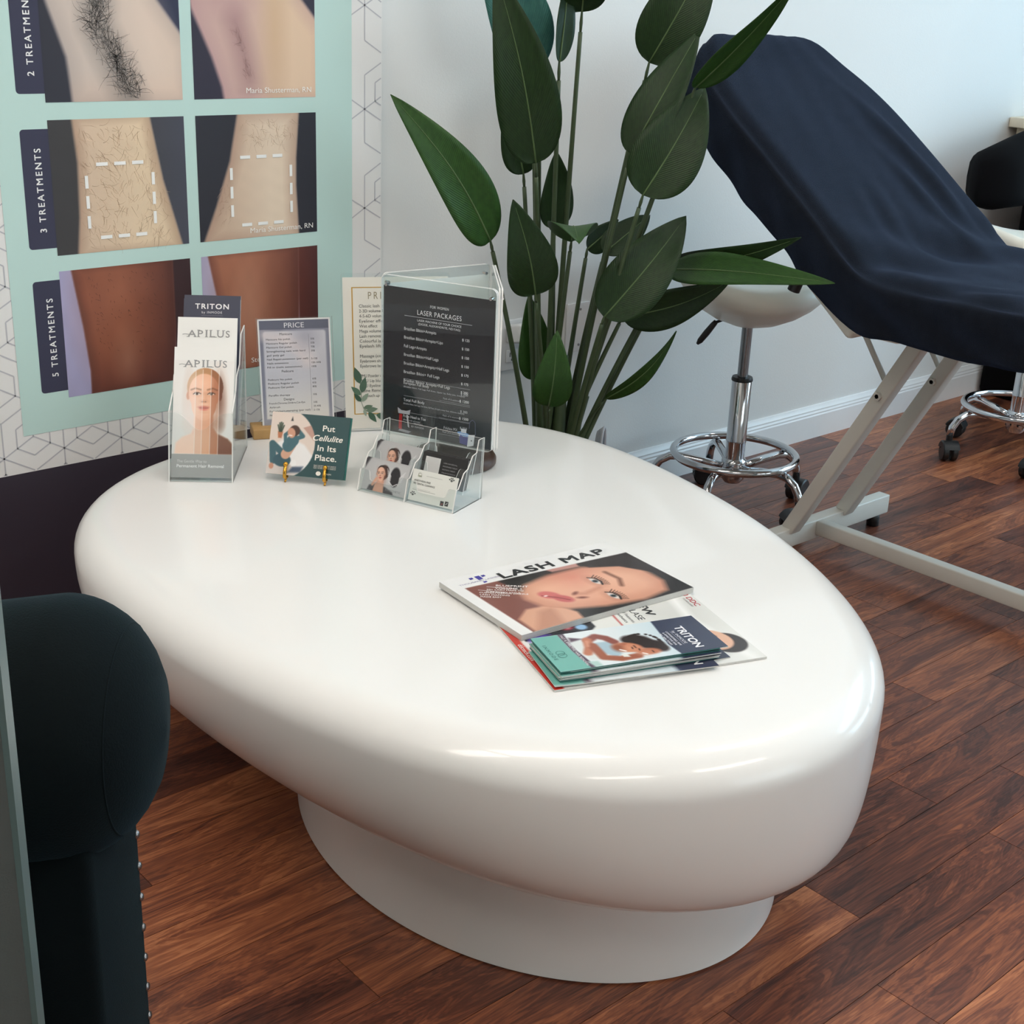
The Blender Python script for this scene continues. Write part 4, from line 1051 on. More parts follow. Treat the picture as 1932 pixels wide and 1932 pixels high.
for k in range(3):
    lab = 'grey portrait business card foremost in the lower left pocket of the card holder' if k == 0 else 'grey business card %s from the front in the lower left pocket' % ORD[k]
    t, f = bcard(lab, 0.004, 0.0065 + 0.0016 * k, 0.004 + 0.0006 * k, 'cards in the lower left pocket')
    portrait(t, f)
for k in range(4):
    lab = 'grey portrait business card foremost in the middle left pocket of the card holder' if k == 0 else 'grey business card %s from the front in the middle left pocket' % ORD[k]
    t, f = bcard(lab, 0.0045 + 0.0005 * k, 0.036 + 0.0017 * k, 0.025 + 0.0006 * k, 'cards in the middle left pocket')
    portrait(t, f)
for k in range(4):
    lab = 'black business card with a white square foremost in the middle right pocket' if k == 0 else 'black business card %s from the front in the middle right pocket' % ORD[k]
    t, f = bcard(lab, CW / 2 + 0.003 + 0.0008 * k, 0.036 + 0.0020 * k, 0.025 + 0.0004 * k, 'cards in the middle right pocket')
    pr = Print(f); pr.rect(0, 0, BW, BH, (30, 29, 32)); pr.rect(0.006, 0.012, 0.034, 0.044, (206, 206, 206), 0.0004)
    for j, s_ in enumerate(('LASER HAIR REMOVAL', 'ENDOSPHERES THERAPY', 'ENZYMATIC THERAPY', 'EYELASH EXTENSIONS', 'EYELASH EXTENSIONS TRAINING', 'EYELASH LIFT')): pr.text(s_, 0.040, 0.0375 - 0.0052 * j, 0.0022, (150, 150, 152), width=0.00142 * len(s_))
    pr.build('card_print', t, 'gloss_print')
t, f = bcard('white pet dental business card in the lower right pocket of the card holder', CW / 2 + 0.0030, 0.0065, 0.004)
pr = Print(f); pr.rect(0, 0, BW, BH, (226, 227, 222)); TG = (86, 88, 88)
pr.text('ANESTHESIA-FREE', 0.005, 0.0315, 0.0030, TG, width=0.031, bold=0.006); pr.text('PET DENTAL CLEANINGS', 0.005, 0.0265, 0.0030, TG, width=0.040, bold=0.006)
pr.ell(0.014, 0.0425, 0.0040, 0.0034, (196, 200, 170)); pr.ell(0.014, 0.0432, 0.0022, 0.0016, (236, 236, 230), h=0.0004); pr.rect(0.010, 0.0395, 0.018, 0.0402, (150, 160, 130), 0.0005)
pr.rect(0.026, 0.0425, 0.056, 0.0428, (120, 120, 120), 0.0004); pr.rect(0.005, 0.0195, 0.038, 0.0198, (150, 150, 150), 0.0004); pr.rect(0.005, 0.0175, 0.048, 0.0179, (90, 92, 92), 0.0004)
for cx, cy, s_ in ((0.0725, 0.0440, 1), (0.0075, 0.0095, 1)):
    pr.ell(cx, cy, 0.0021, 0.0018, (96, 98, 98), h=0.0004)
    for a_ in (25, 70, 110, 155): pr.ell(cx + 0.0042 * math.cos(R(a_)), cy + 0.0040 * math.sin(R(a_)), 0.0011, 0.0015, (96, 98, 98), h=0.0004, rot=R(a_ - 90))
pr.rect(0.060, 0.0020, 0.0665, 0.0095, (46, 46, 48), 0.0004); pr.rect(0.0685, 0.0030, 0.0750, 0.0105, (46, 48, 48), 0.0004); pr.line((0.062, 0.004), (0.065, 0.006), 0.0008, (190, 60, 60), 0.0006); pr.line((0.070, 0.005), (0.0735, 0.0085), 0.0008, (220, 220, 220), 0.0006)
pr.build('card_print', t, 'print')

# --- magazines
def paper_block(name, t, fr_, w, h, th_, edge='page_edge', sag=None):
    return MB().prism([(0, 0), (w, 0), (w, h), (0, h)], fr_.pt, 0.0, th_).build(name, edge, t)


ddc = thing('catalogue', 'white catalogue with a red band along its lower edge lying under the magazine', 'catalogue', (1.078, 1.223, TH), 0)
f = Fr((0, 0, 0.0004), (-0.337, -0.941, 0), (0.941, -0.337, 0)); W_, H_ = 0.2135, 0.290
paper_block('pages', ddc, f, W_, H_, 0.0026)
pr = Print(f.shift(0, 0, 0.0026)); cv = Canvas(W_, H_, 0.0016, (226, 227, 224)); cv.ell(0.02, 0.22, 0.10, 0.05, (206, 206, 202), 0.02, 0.7, 0.5); cv.path([(0.0, 0.262), (0.09, 0.25), (0.22, 0.275)], 0.012, (240, 240, 238), 0.006)
cv.poly([(-.01, -.01), (0.23, -.01), (0.23, 0.013), (0.16, 0.012), (0.09, 0.010), (0.04, 0.012), (-.01, 0.03)], (196, 58, 48))
cv.poly([(0.02, 0.016), (0.085, 0.016), (0.086, 0.104), (0.07, 0.12), (0.02, 0.12)], (36, 36, 44)); cv.poly([(0.055, 0.02), (0.09, 0.02), (0.075, 0.055)], (96, 78, 178), 0.004, 0.9); cv.ell(0.062, 0.082, 0.008, 0.010, (150, 40, 60), 0.003); cv.ell(0.062, 0.082, 0.004, 0.005, (230, 190, 190), 0.002); cv.ell(0.066, 0.101, 0.008, 0.008, (150, 190, 226), 0.002)
cv.path([(0.028, 0.157), (0.080, 0.155)], 0.0022, (176, 50, 48))
cv.ell(0.163, 0.262, 0.028, 0.026, (52, 42, 40)); cv.ell(0.150, 0.247, 0.030, 0.026, (224, 178, 152), None, 1, 0.3); cv.ell(0.140, 0.215, 0.03, 0.03, (230, 186, 160), 0.006); cv.ell(0.172, 0.243, 0.006, 0.008, (226, 180, 156)); cv.path([(0.126, 0.252), (0.142, 0.257)], 0.0026, (110, 76, 62), 0.001); cv.ell(0.133, 0.246, 0.007, 0.0026, (70, 54, 50))
pr.picture(0, 0, cv)
pr.text('NEW', 0.008, 0.201, 0.0125, (44, 44, 48), width=0.053, bold=0.03); pr.text('POLYLASE', -0.010 + 0.012, 0.183, 0.0105, (50, 50, 54), width=0.068); pr.text('Unparalleled Features', 0.004, 0.172, 0.0050, (70, 70, 74), width=0.07); pr.text('Perfect Aesthetics', 0.010, 0.163, 0.0050, (60, 60, 64), width=0.062)
pr.text('DDC', 0.024, 0.277, 0.0085, (186, 44, 60), width=0.029, bold=0.004, h=0.0005); pr.text('TECHNOLOGIES', 0.024, 0.2715, 0.0030, (110, 90, 94), width=0.029); pr.ell(0.0115, 0.2805, 0.0068, 0.0068, (186, 44, 60), h=0.0004); pr.ell(0.0115, 0.2805, 0.0055, 0.0055, (226, 227, 224), h=0.0005); pr.text('C', 0.0088, 0.2775, 0.006, (186, 44, 60), h=0.0006)
pr.text('ddctech.com', 0.090, 0.0024, 0.0066, (240, 230, 226), width=0.046)
pr.build('cover_print', ddc, 'gloss_print')

lash = thing('magazine', 'thick landscape lash magazine with a close-up face on its cover, on top of the catalogue', 'magazine', (1.061, 1.142, TH), R(-6))
W_, H_ = 0.292, 0.193; nseg = 12
def lz(x, y): return 0.0036 + 0.0012 * max(0, (0.06 - x) / 0.06) * 0 + 0.0
m = MB(); f = Fr((0, 0, 0.0036), (1, 0, 0), (0, 1, 0))
paper_block('pages', lash, f, W_, H_, 0.0078)
pr = Print(f.shift(0, 0, 0.0078)); cv = Canvas(W_, H_, 0.0014, (236, 236, 236))
for k in range(9):
    x_ = random.uniform(0, .29); y_ = random.uniform(.15, .19); cv.path([(x_, y_), (x_ + .012, y_ - .006), (x_ + .02, y_ + .003)], 0.004, (214, 214, 216), 0.004, 0.5)
PHO = [(0.018, 0.0), (0.292, 0.0), (0.292, 0.145), (0.018, 0.157)]
mk = cv.mask(PHO); keepC = cv.C.copy()
cv.C[:] = (44, 40, 40); cv.poly([(0.0, 0.0), (0.075, 0.0), (0.085, 0.06), (0.07, 0.16), (0.0, 0.16)], (132, 84, 76), 0.004)
cv.poly([(0.022, 0.0), (0.024, 0.04), (0.05, 0.06), (0.09, 0.055), (0.105, 0.02), (0.10, 0.0)], (216, 164, 138), 0.003)       # wrist under the chin
cv.poly([(0.024, 0.0), (0.06, 0.045), (0.085, 0.05), (0.07, 0.0)], (178, 124, 102), 0.006, 0.6)
FC = [(0.068, 0.085), (0.075, 0.055), (0.10, 0.032), (0.15, 0.014), (0.21, 0.004), (0.255, 0.012), (0.272, 0.04), (0.272, 0.085), (0.25, 0.115), (0.20, 0.135), (0.14, 0.135), (0.095, 0.125), (0.074, 0.105)]
cv.poly(FC, (226, 168, 142), 0.006); fm = cv.mask(FC)
cv.mix(fm * np.clip(1 - cv.sd(FC) / -0.03, 0, 1) * 0.4, (176, 116, 94)); cv.ell(0.165, 0.112, 0.03, 0.02, (214, 128, 110), 0.02, 0.6); cv.ell(0.22, 0.075, 0.035, 0.03, (238, 188, 162), 0.025, 0.6); cv.ell(0.115, 0.10, 0.03, 0.02, (236, 182, 154), 0.02, 0.6)
cv.poly([(0.20, 0.16), (0.21, 0.128), (0.25, 0.110), (0.278, 0.07), (0.30, 0.02), (0.30, 0.16)], (52, 42, 42), 0.002)
cv.poly([(0.145, 0.160), (0.155, 0.142), (0.20, 0.138), (0.205, 0.16)], (188, 140, 132), 0.002)
cv.ell(0.104, 0.081, 0.016, 0.011, (206, 112, 108), 0.002, 1, -0.9); cv.ell(0.114, 0.062, 0.015, 0.010, (196, 100, 98), 0.002, 1, -1.0); cv.path([(0.094, 0.084), (0.108, 0.070), (0.119, 0.055)], 0.0020, (120, 50, 52), 0.001); cv.ell(0.098, 0.081, 0.003, 0.002, (246, 220, 216), 0.001)
cv.path([(0.178, 0.066), (0.150, 0.060), (0.138, 0.066)], 0.006, (186, 124, 102), 0.005, 0.7); cv.ell(0.138, 0.052, 0.007, 0.003, (120, 66, 56), 0.002, 1, -0.4); cv.ell(0.138, 0.068, 0.006, 0.003, (130, 76, 64), 0.002, 1, 0.5)
for ex, ey in ((0.187, 0.086), (0.178, 0.035)):
    cv.ell(ex, ey, 0.010, 0.018, (186, 128, 108), 0.006, 0.6, 0.1); cv.ell(ex, ey, 0.0044, 0.0115, (222, 212, 206), 0.001, 1, 0.1); cv.ell(ex, ey, 0.0046, 0.0050, (104, 118, 124), 0.001); cv.ell(ex, ey, 0.0028, 0.0028, (20, 20, 24), 0.0008)
    cv.path([(ex - 0.002, ey + 0.015), (ex + 0.006, ey + 0.008), (ex + 0.007, ey - 0.004), (ex + 0.002, ey - 0.014)], 0.0026, (34, 26, 26), 0.0008)
    for q in np.linspace(-1, 1, 9): cv.path([(ex + 0.006 - 0.003 * q * q, ey + 0.012 * q), (ex + 0.016 - 0.004 * q * q, ey + 0.018 * q)], 0.0012, (40, 30, 30), 0.0006)
cv.path([(0.210, 0.056), (0.222, 0.076), (0.219, 0.104)], 0.006, (122, 82, 68), 0.003, 0.9)
cv.C = keepC * (1 - mk[:, None]) + cv.C * mk[:, None]
pr.picture(0, 0, cv)
pr.text('LASH MAP', 0.083, 0.1575, 0.0190, (46, 46, 48), width=0.182, bold=0.034, spacing=1.1, h=0.0005)
for x0, x1, y0, y1, c_ in ((0.040, 0.046, 0.176, 0.182, (70, 66, 150)), (0.050, 0.058, 0.170, 0.183, (74, 70, 158)), (0.060, 0.066, 0.176, 0.182, (70, 66, 150)), (0.051, 0.057, 0.158, 0.163, (84, 80, 160))): pr.poly([(x0, y0), (x1, y0 + 0.001), (x1, y1), (x0, y1)], c_, 0.0005)
pr.text('THOUSAND LASHES', 0.016, 0.1655, 0.0042, (136, 128, 170), width=0.066)
CR = (244, 236, 234)
pr.text('BLUEPRINT', 0.058, 0.141, 0.0058, CR, width=0.044, bold=0.008, rot=-0.62); pr.text('VOLUME 1', 0.052, 0.135, 0.0058, CR, width=0.036, bold=0.008, rot=-0.62)
for j, (s_, w_) in enumerate((('50+ LASH MAPS TO', 0.050), ('SUIT EVERY STYLE', 0.046))): pr.text(s_, 0.040 - 0.005 * j, 0.137 - 0.006 * j, 0.0042, CR, width=w_, bold=0.008, rot=-0.62)
for j, (s_, w_) in enumerate((('CUSTOM DESIGN DAZZLE', 0.066), ('LASH MAPPING', 0.040), ('MADE EASY', 0.028))): pr.text(s_, 0.026 - 0.003 * j, 0.134 - 0.006 * j, 0.0042, CR, width=w_, bold=0.008, rot=-0.62)
for p0, p1 in (((0.046, 0.146), (0.075, 0.122)), ((0.030, 0.143), (0.058, 0.118))): pr.line(p0, p1, 0.0010, CR, 0.0005)
pr.build('cover_print', lash, 'gloss_print')

# --- pile of navy and teal leaflets on the catalogue
TW, TL_ = 0.0935, 0.2155
def triton(label, x, y, z, ang, group, top=False, bend=0.004, edge='page_edge'):
    t = thing('leaflet', label, 'leaflet', (x, y, TH + z), ang, group)
    fn = lambda a, b: bend * max(0.0, (0.03 - b) / 0.03) ** 2 * -1
    m = MB(); n = 8; V = []; ys = [0, .008, .016, .03, .06, .12, .18, TL_]
    f = Fr((0, 0, 0), (0, -1, 0), (1, 0, 0))
    for h in (0, 0.0011):
        for b in ys:
            for a in (0, TW): V.append(tuple(f.pt(a, b, h + (bend * max(0.0, (0.035 - b) / 0.035) ** 2))))
    k = len(ys) * 2; F = []
    for i in range(len(ys) - 1):
        q = 2 * i; F += [(q, q + 2, q + 3, q + 1), (k + q, k + q + 1, k + q + 3, k + q + 2), (q, k + q, k + q + 2, q + 2), (q + 1, q + 3, k + q + 3, k + q + 1)]
    F += [(0, 1, k + 1, k), (k - 2, 2 * k - 2, 2 * k - 1, k - 1)]
    m.add(V, F); m.build('folded_sheet', edge, t)
    pr = Print(f.shift(0, 0, 0.0011))
    cv = Canvas(TW, TL_, 0.0012 if top else 0.004, (222, 230, 234)); cv.grady(0.10, 0.17, (196, 216, 226), 0.8)
    cv.poly([(0, -.01), (TW, -.01), (TW, 0.040), (TW * .5, 0.036), (0, 0.036)], (112, 176, 166))
    cv.poly([(0, 0.036), (TW * .5, 0.036), (TW, 0.040), (TW, 0.047), (TW * .5, 0.042), (0, 0.044)], (84, 66, 82))
    cv.poly([(-.01, 0.168), (TW * .4, 0.162), (TW * .7, 0.158), (TW + .01, 0.163), (TW + .01, 0.23), (-.01, 0.23)], (52, 58, 82))
    if top:
        SK, SD, HR = (188, 118, 90), (138, 78, 58), (42, 27, 26)
        cv.poly([(0.010, 0.046), (0.030, 0.040), (0.075, 0.048), (0.080, 0.066), (0.052, 0.064), (0.030, 0.070)], (214, 220, 220), 0.003)
        cv.poly([(0.012, 0.046), (0.024, 0.044), (0.020, 0.062)], (86, 66, 82), 0.002)
        cv.poly([(0.034, 0.066), (0.060, 0.068), (0.078, 0.082), (0.072, 0.092), (0.050, 0.090), (0.036, 0.094)], (168, 192, 206), 0.002)
        cv.path([(0.026, 0.066), (0.018, 0.080), (0.026, 0.090), (0.039, 0.096)], 0.013, (140, 80, 72), 0.002)
        cv.path([(0.024, 0.066), (0.044, 0.060), (0.058, 0.052)], 0.012, SK, 0.002); cv.path([(0.040, 0.066), (0.074, 0.066), (0.083, 0.085), (0.082, 0.108)], 0.013, (158, 92, 70), 0.002)
        cv.path([(0.028, 0.064), (0.040, 0.060)], 0.005, (214, 150, 122), 0.002, 0.8)
        for hx, hy, hr in ((0.040, 0.118, 0.012), (0.046, 0.128, 0.015), (0.056, 0.134, 0.014), (0.066, 0.142, 0.012), (0.072, 0.146, 0.009), (0.036, 0.126, 0.008), (0.060, 0.146, 0.009)): cv.ell(hx, hy, hr, hr, HR, 0.003)
        for k in range(46): q = random.uniform(0, 6.28); cv.ell(0.052 + 0.024 * math.cos(q), 0.132 + 0.021 * math.sin(q), 0.0022, 0.0022, HR, 0.0008)
        cv.ell(0.075, 0.126, 0.0085, 0.016, SK, 0.002, 1, -0.15); cv.ell(0.079, 0.119, 0.005, 0.008, (206, 140, 112), 0.004, 0.6)
        cv.ell(0.058, 0.106, 0.0130, 0.0190, (198, 128, 98), 0.002, 1, -0.45); cv.ell(0.056, 0.094, 0.010, 0.008, SD, 0.004, 0.8); cv.ell(0.048, 0.104, 0.0035, 0.0045, (176, 106, 82), 0.001); cv.ell(0.061, 0.108, 0.006, 0.008, (220, 156, 126), 0.005, 0.6)
        cv.path([(0.061, 0.094), (0.066, 0.099)], 0.0028, (248, 244, 240), 0.0008); cv.path([(0.059, 0.111), (0.0635, 0.110)], 0.0016, (44, 28, 26), 0.0008); cv.path([(0.0655, 0.1175), (0.0695, 0.1165)], 0.0016, (44, 28, 26), 0.0008); cv.path([(0.056, 0.115), (0.062, 0.115)], 0.0016, (60, 38, 32), 0.001)
        cv.path([(0.0775, 0.117), (0.081, 0.121)], 0.0024, (248, 244, 240), 0.0008); cv.path([(0.075, 0.131), (0.079, 0.131)], 0.0016, (44, 28, 26), 0.0008)
        cv.poly([(0.072, 0.090), (0.080, 0.090), (0.082, 0.098), (0.074, 0.097)], (226, 228, 224), 0.001)
        cv.poly([(0.078, 0.042), (0.0935, 0.046), (0.0935, 0.056), (0.080, 0.055)], (176, 206, 202), 0.002)
    # picture follows the curl of the sheet
    n0 = len(pr.v); pr.picture(0, 0, cv, 0.0003)
    pr.text('TRITON', 0.024, 0.187, 0.0120, (240, 240, 244), width=0.060, bold=0.022, h=0.0006); pr.text('by INMODE', 0.034, 0.179, 0.0042, (226, 226, 232), width=0.036, h=0.0006); pr.rect(0.034, 0.1765, 0.072, 0.1770, (180, 182, 196), 0.0006)
    for j, s_ in enumerate(('COMFORTABLE, SAFE', '& EFFECTIVE FOR', 'ALL SKIN TONES')): pr.text(s_, 0.053, 0.1705 - 0.0052 * j, 0.0030, (230, 230, 236), width=0.040 - 0.004 * j, align='c', bold=0.008, h=0.0006)
    if top:
        pr.text('INMODE', 0.024, 0.0055, 0.0050, (60, 116, 110), width=0.040, spacing=1.4, h=0.0006); pr.text('FAST & EFFECTIVE HAIR REMOVAL', 0.004, 0.0375, 0.0036, (226, 220, 226), width=0.084, h=0.0006)
        for cx in (0.048, 0.0545):
            for k in range(16):
                q0, q1 = 2 * PI * k / 16, 2 * PI * (k + 1) / 16; pr.line((cx + 0.0055 * math.cos(q0), 0.0195 + 0.0055 * math.sin(q0)), (cx + 0.0055 * math.cos(q1), 0.0195 + 0.0055 * math.sin(q1)), 0.0008, (66, 124, 118), 0.0006)
    for i, q in enumerate(pr.v):
        b = (Vector(q) - f.o).dot(f.v); pr.v[i] = (q[0], q[1], q[2] + bend * max(0.0, (0.035 - b) / 0.035) ** 2)
    pr.build('cover_print', t, 'gloss_print'); return t


BX0, BY0, BA = 1.0495, 1.1138, R(-19.5)
npile = 11
for k in range(npile):
    last_ = k == npile - 1
    jx, jy, ja = (0, 0, 0) if last_ else (random.gauss(0, .0022), random.gauss(0, .0022), random.gauss(0, .010))
    if k == npile - 2: jx, jy, ja = 0.0125, -0.003, R(0.6)
    if k == 1: jx, jy, ja = -0.006, -0.004, R(-3.0)
    if k == 0: jx, jy, ja = 0.012, -0.010, R(2.0)
    lab = 'topmost navy and teal leaflet with a smiling couple on the pile on the catalogue' if last_ else ('leaflet just beneath the topmost, its white capital lettering peeking out at the right end' if k == npile - 2 else 'navy and teal leaflet %s from the top of the pile, seen edgewise' % ORD[npile - 1 - k])
    triton(lab, BX0 + jx, BY0 + jy, 0.0034 + 0.00165 * k, BA + ja, 'leaflets in the pile on the catalogue', last_ or k == npile - 2, 0.001 if k < 5 else 0.0004, 'teal_paper' if k in (10, 8, 2) else 'page_edge')

# ------------------------------------------------------------------ tall artificial plant beside the table
PX, PY = 1.965, 2.06
plant = thing('potted_plant', 'tall artificial plant with long stems and broad dark green paddle leaves beside the table', 'plant', (PX, PY, 0))
smooth_by_angle(MB().lathe([(0.085, 0), (0.092, 0.004), (0.105, 0.10), (0.112, 0.185), (0.114, 0.195), (0.108, 0.197), (0.104, 0.185), (0.02, 0.183)], 36).build('pot', 'pot', plant), 40)
MB().lathe([(0.02, 0.175), (0.104, 0.178), (0.09, 0.186), (0.03, 0.190)], 28).build('moss', 'soil', plant)
LEAVES = [
    ((1.765, 1.920, 0.873), (1.677, 1.950, 1.201), 0.117, 0.03, 0, 'leaf'), ((1.866, 2.050, 1.021), (1.729, 2.080, 1.277), 0.129, 0.02, 15, 'leaf_blue'),
    ((1.927, 2.100, 1.062), (1.915, 2.100, 1.152), 0.019, 0.0, 60, 'leaf'), ((1.888, 2.000, 1.046), (1.901, 2.000, 1.241), 0.052, 0.0, 50, 'leaf'),
    ((1.941, 2.000, 1.138), (1.870, 1.950, 1.293), 0.091, 0.02, 0, 'leaf'), ((2.063, 1.930, 1.049), (2.171, 1.880, 1.273), 0.121, 0.03, 0, 'leaf'),
    ((1.965, 1.870, 0.886), (2.112, 1.850, 1.112), 0.094, 0.02, -15, 'leaf'), ((1.954, 1.820, 0.815), (2.084, 1.800, 1.012), 0.133, 0.02, 0, 'leaf'),
    ((2.056, 1.800, 1.012), (2.042, 1.580, 1.199), 0.067, 0.0, 55, 'leaf_young'), ((1.686, 1.950, 0.730), (1.481, 1.990, 0.994), 0.101, 0.03, 10, 'leaf_young'),
    ((1.779, 1.920, 0.625), (1.694, 1.900, 0.813), 0.098, 0.02, 0, 'leaf'), ((1.897, 1.950, 0.712), (1.770, 1.800, 0.742), 0.098, 0.030, 'up', 'leaf_young'),
    ((1.931, 1.880, 0.570), (2.117, 1.850, 0.760), 0.121, 0.03, 0, 'leaf'), ((2.037, 1.930, 0.548), (2.239, 1.820, 0.622), 0.086, 0.02, 30, 'leaf'),
    ((2.135, 1.900, 0.642), (2.151, 1.500, 0.682), 0.074, 0.030, -12, 'leaf_young'), ((2.022, 1.950, 0.370), (2.128, 1.860, 0.521), 0.049, 0.02, 50, 'leaf_young'),
    ((1.810, 1.900, 0.401), (1.794, 1.870, 0.562), 0.077, 0.02, 0, 'leaf_young'), ((1.935, 2.080, 0.395), (1.927, 2.100, 0.575), 0.074, 0.01, 10, 'leaf_young'),
    ((1.880, 2.080, 0.828), (1.844, 2.100, 0.973), 0.069, 0.01, -10, 'leaf'), ((1.942, 2.050, 0.720), (1.939, 2.050, 0.874), 0.073, 0.0, 20, 'leaf'),
    ((2.042, 2.050, 0.669), (2.129, 2.050, 0.724), 0.054, 0.0, 30, 'leaf'), ((2.043, 2.000, 0.668), (2.173, 2.000, 0.737), 0.067, 0.01, -10, 'leaf'),
    ((2.178, 1.920, 0.645), (2.140, 1.580, 0.756), 0.060, 0.020, 30, 'leaf'),
]
O3 = Vector((PX, PY, 0))
face_dir = Vector((-0.63, -0.69, 0.36))                    # where most of the leaf faces look: out into the room


def leaf(base, tip, width, bow, twist, mt):
    B, T = Vector(base) - O3, Vector(tip) - O3; ax = T - B; L = ax.length; d = ax.normalized()
    fd = face_dir
    if twist == 'up': fd = Vector((0.0, 0.0, 1.0)); twist = 0
    n = (fd - d * fd.dot(d)).normalized(); w = d.cross(n)
    rot = Matrix.Rotation(R(twist), 3, d); n = rot @ n; w = rot @ w
    NT, NS = 26, 9; V = []; UVs = []
    for i in range(NT + 1):
        t = (i / NT) ** 1.45
        hw = width / 2 * (math.sin(PI * t ** 0.58) ** 0.78 if 0 < t < 1 else 0.0)
        hw = max(hw, 0.0006)
        c = B + ax * t + n * (bow * math.sin(PI * t)) + w * (0.02 * L * math.sin(PI * t))
        for k in range(NS):
            u = -1 + 2 * k / (NS - 1)
            cup = 0.10 * abs(u) ** 1.5 * hw * 2 + 0.0016 * math.sin(9 * t + 2.3 * u + B.x * 40) * abs(u)
            V.append(c + w * (u * hw) + n * cup); UVs.append((u, t, 0))
    F = [(i * NS + k, i * NS + k + 1, (i + 1) * NS + k + 1, (i + 1) * NS + k) for i in range(NT) for k in range(NS - 1)]
    me = MB().add(V, F).mesh('leaf')
    at = me.attributes.new('leafuv', 'FLOAT_VECTOR', 'POINT'); at.data.foreach_set('vector', np.array(UVs, np.float32).ravel())
    o = put('leaf', me, mt, plant, True)
    md = o.modifiers.new('thickness', 'SOLIDIFY'); md.thickness = 0.0009; md.offset = 0
    rib = [B + ax * t + n * (bow * math.sin(PI * t) + 0.0008) + w * (0.02 * L * math.sin(PI * t)) for t in np.linspace(0.0, 0.93, 14)]
    MB().tube(rib, [0.0019 * (1 - 0.85 * i / 13) for i in range(14)], 6).build('midrib', 'midrib', o, True)
    return d


random.seed(3)
for i, (b, t, w, bow, tw, mt) in enumerate(LEAVES):
    d = leaf(b, t, w, bow, tw, mt); B = Vector(b) - O3
    a = random.uniform(0, 2 * PI); root = Vector((0.055 * (B.x / 0.25) * 0.6 + 0.015 * math.cos(a), 0.05 * (B.y / 0.2) * 0.6 + 0.015 * math.sin(a), 0.17))
    mid = root.lerp(B, 0.5); mid.z += 0.0; mid.x = root.x + (B.x - root.x) * 0.42; mid.y = root.y + (B.y - root.y) * 0.42
    pts = []
    for q in np.linspace(0, 1, 14): pts.append(root * (1 - q) ** 2 + mid * 2 * q * (1 - q) + B * q ** 2)
    big = (B.z > 0.5)
    r0, r1 = (0.0068, 0.0042) if big else (0.0046, 0.0028)
    if i == 15: r0, r1 = 0.0030, 0.0020
    MB().tube(pts[:13] + [pts[12].lerp(pts[13], 0.5)], [r0 + (r1 - r0) * k / 13 for k in range(14)], 10).build('stem', 'stem', plant, True)
    e = pts[12].lerp(pts[13], 0.45)
    MB().tube([e, e.lerp(pts[13], 0.5), pts[13], pts[13] + d * 0.008], [r1 * 0.55, r1 * 0.8, r1 * 0.5, r1 * 0.5], 8).build('leaf_joint', 'stem', plant, True)
for x, y, x1, y1, h, r in ((-0.035, -0.02, -0.050, -0.03, 0.42, 0.014), (-0.01, -0.035, -0.012, -0.05, 0.46, 0.016), (0.02, 0.0, 0.03, -0.01, 0.40, 0.013), (0.045, -0.02, 0.062, -0.05, 0.36, 0.010)):
    MB().tube([(x, y, 0.17), ((x + x1) / 2, (y + y1) / 2, 0.3), (x1, y1, h)], [r, r * 0.92, r * 0.55], 10).build('stalk_sheath', 'stem', plant, True)

cb = thing('cable_bundle', 'bundle of pale grey cable looped on the far side of the table by the plant', 'cable', (2.112, 2.055, 0))
for k in range(4):
    pts = [Vector((0.004 * k + 0.022 * math.cos(q), -0.02 + 0.009 * k + 0.012 * math.cos(q), 0.140 + (0.128 - 0.006 * k) * math.sin(q))) for q in np.linspace(0, 2 * PI, 26, endpoint=False)]
    MB().tube(pts, 0.0035, 8, closed=True).build('loop', 'cable', cb, True)
MB().tube([(0.02, 0.0, 0.03), (0.03, 0.02, 0.012), (0.04, 0.05, 0.0045), (0.03, 0.12, 0.0045)], 0.0035, 8).build('tail', 'cable', cb, True)

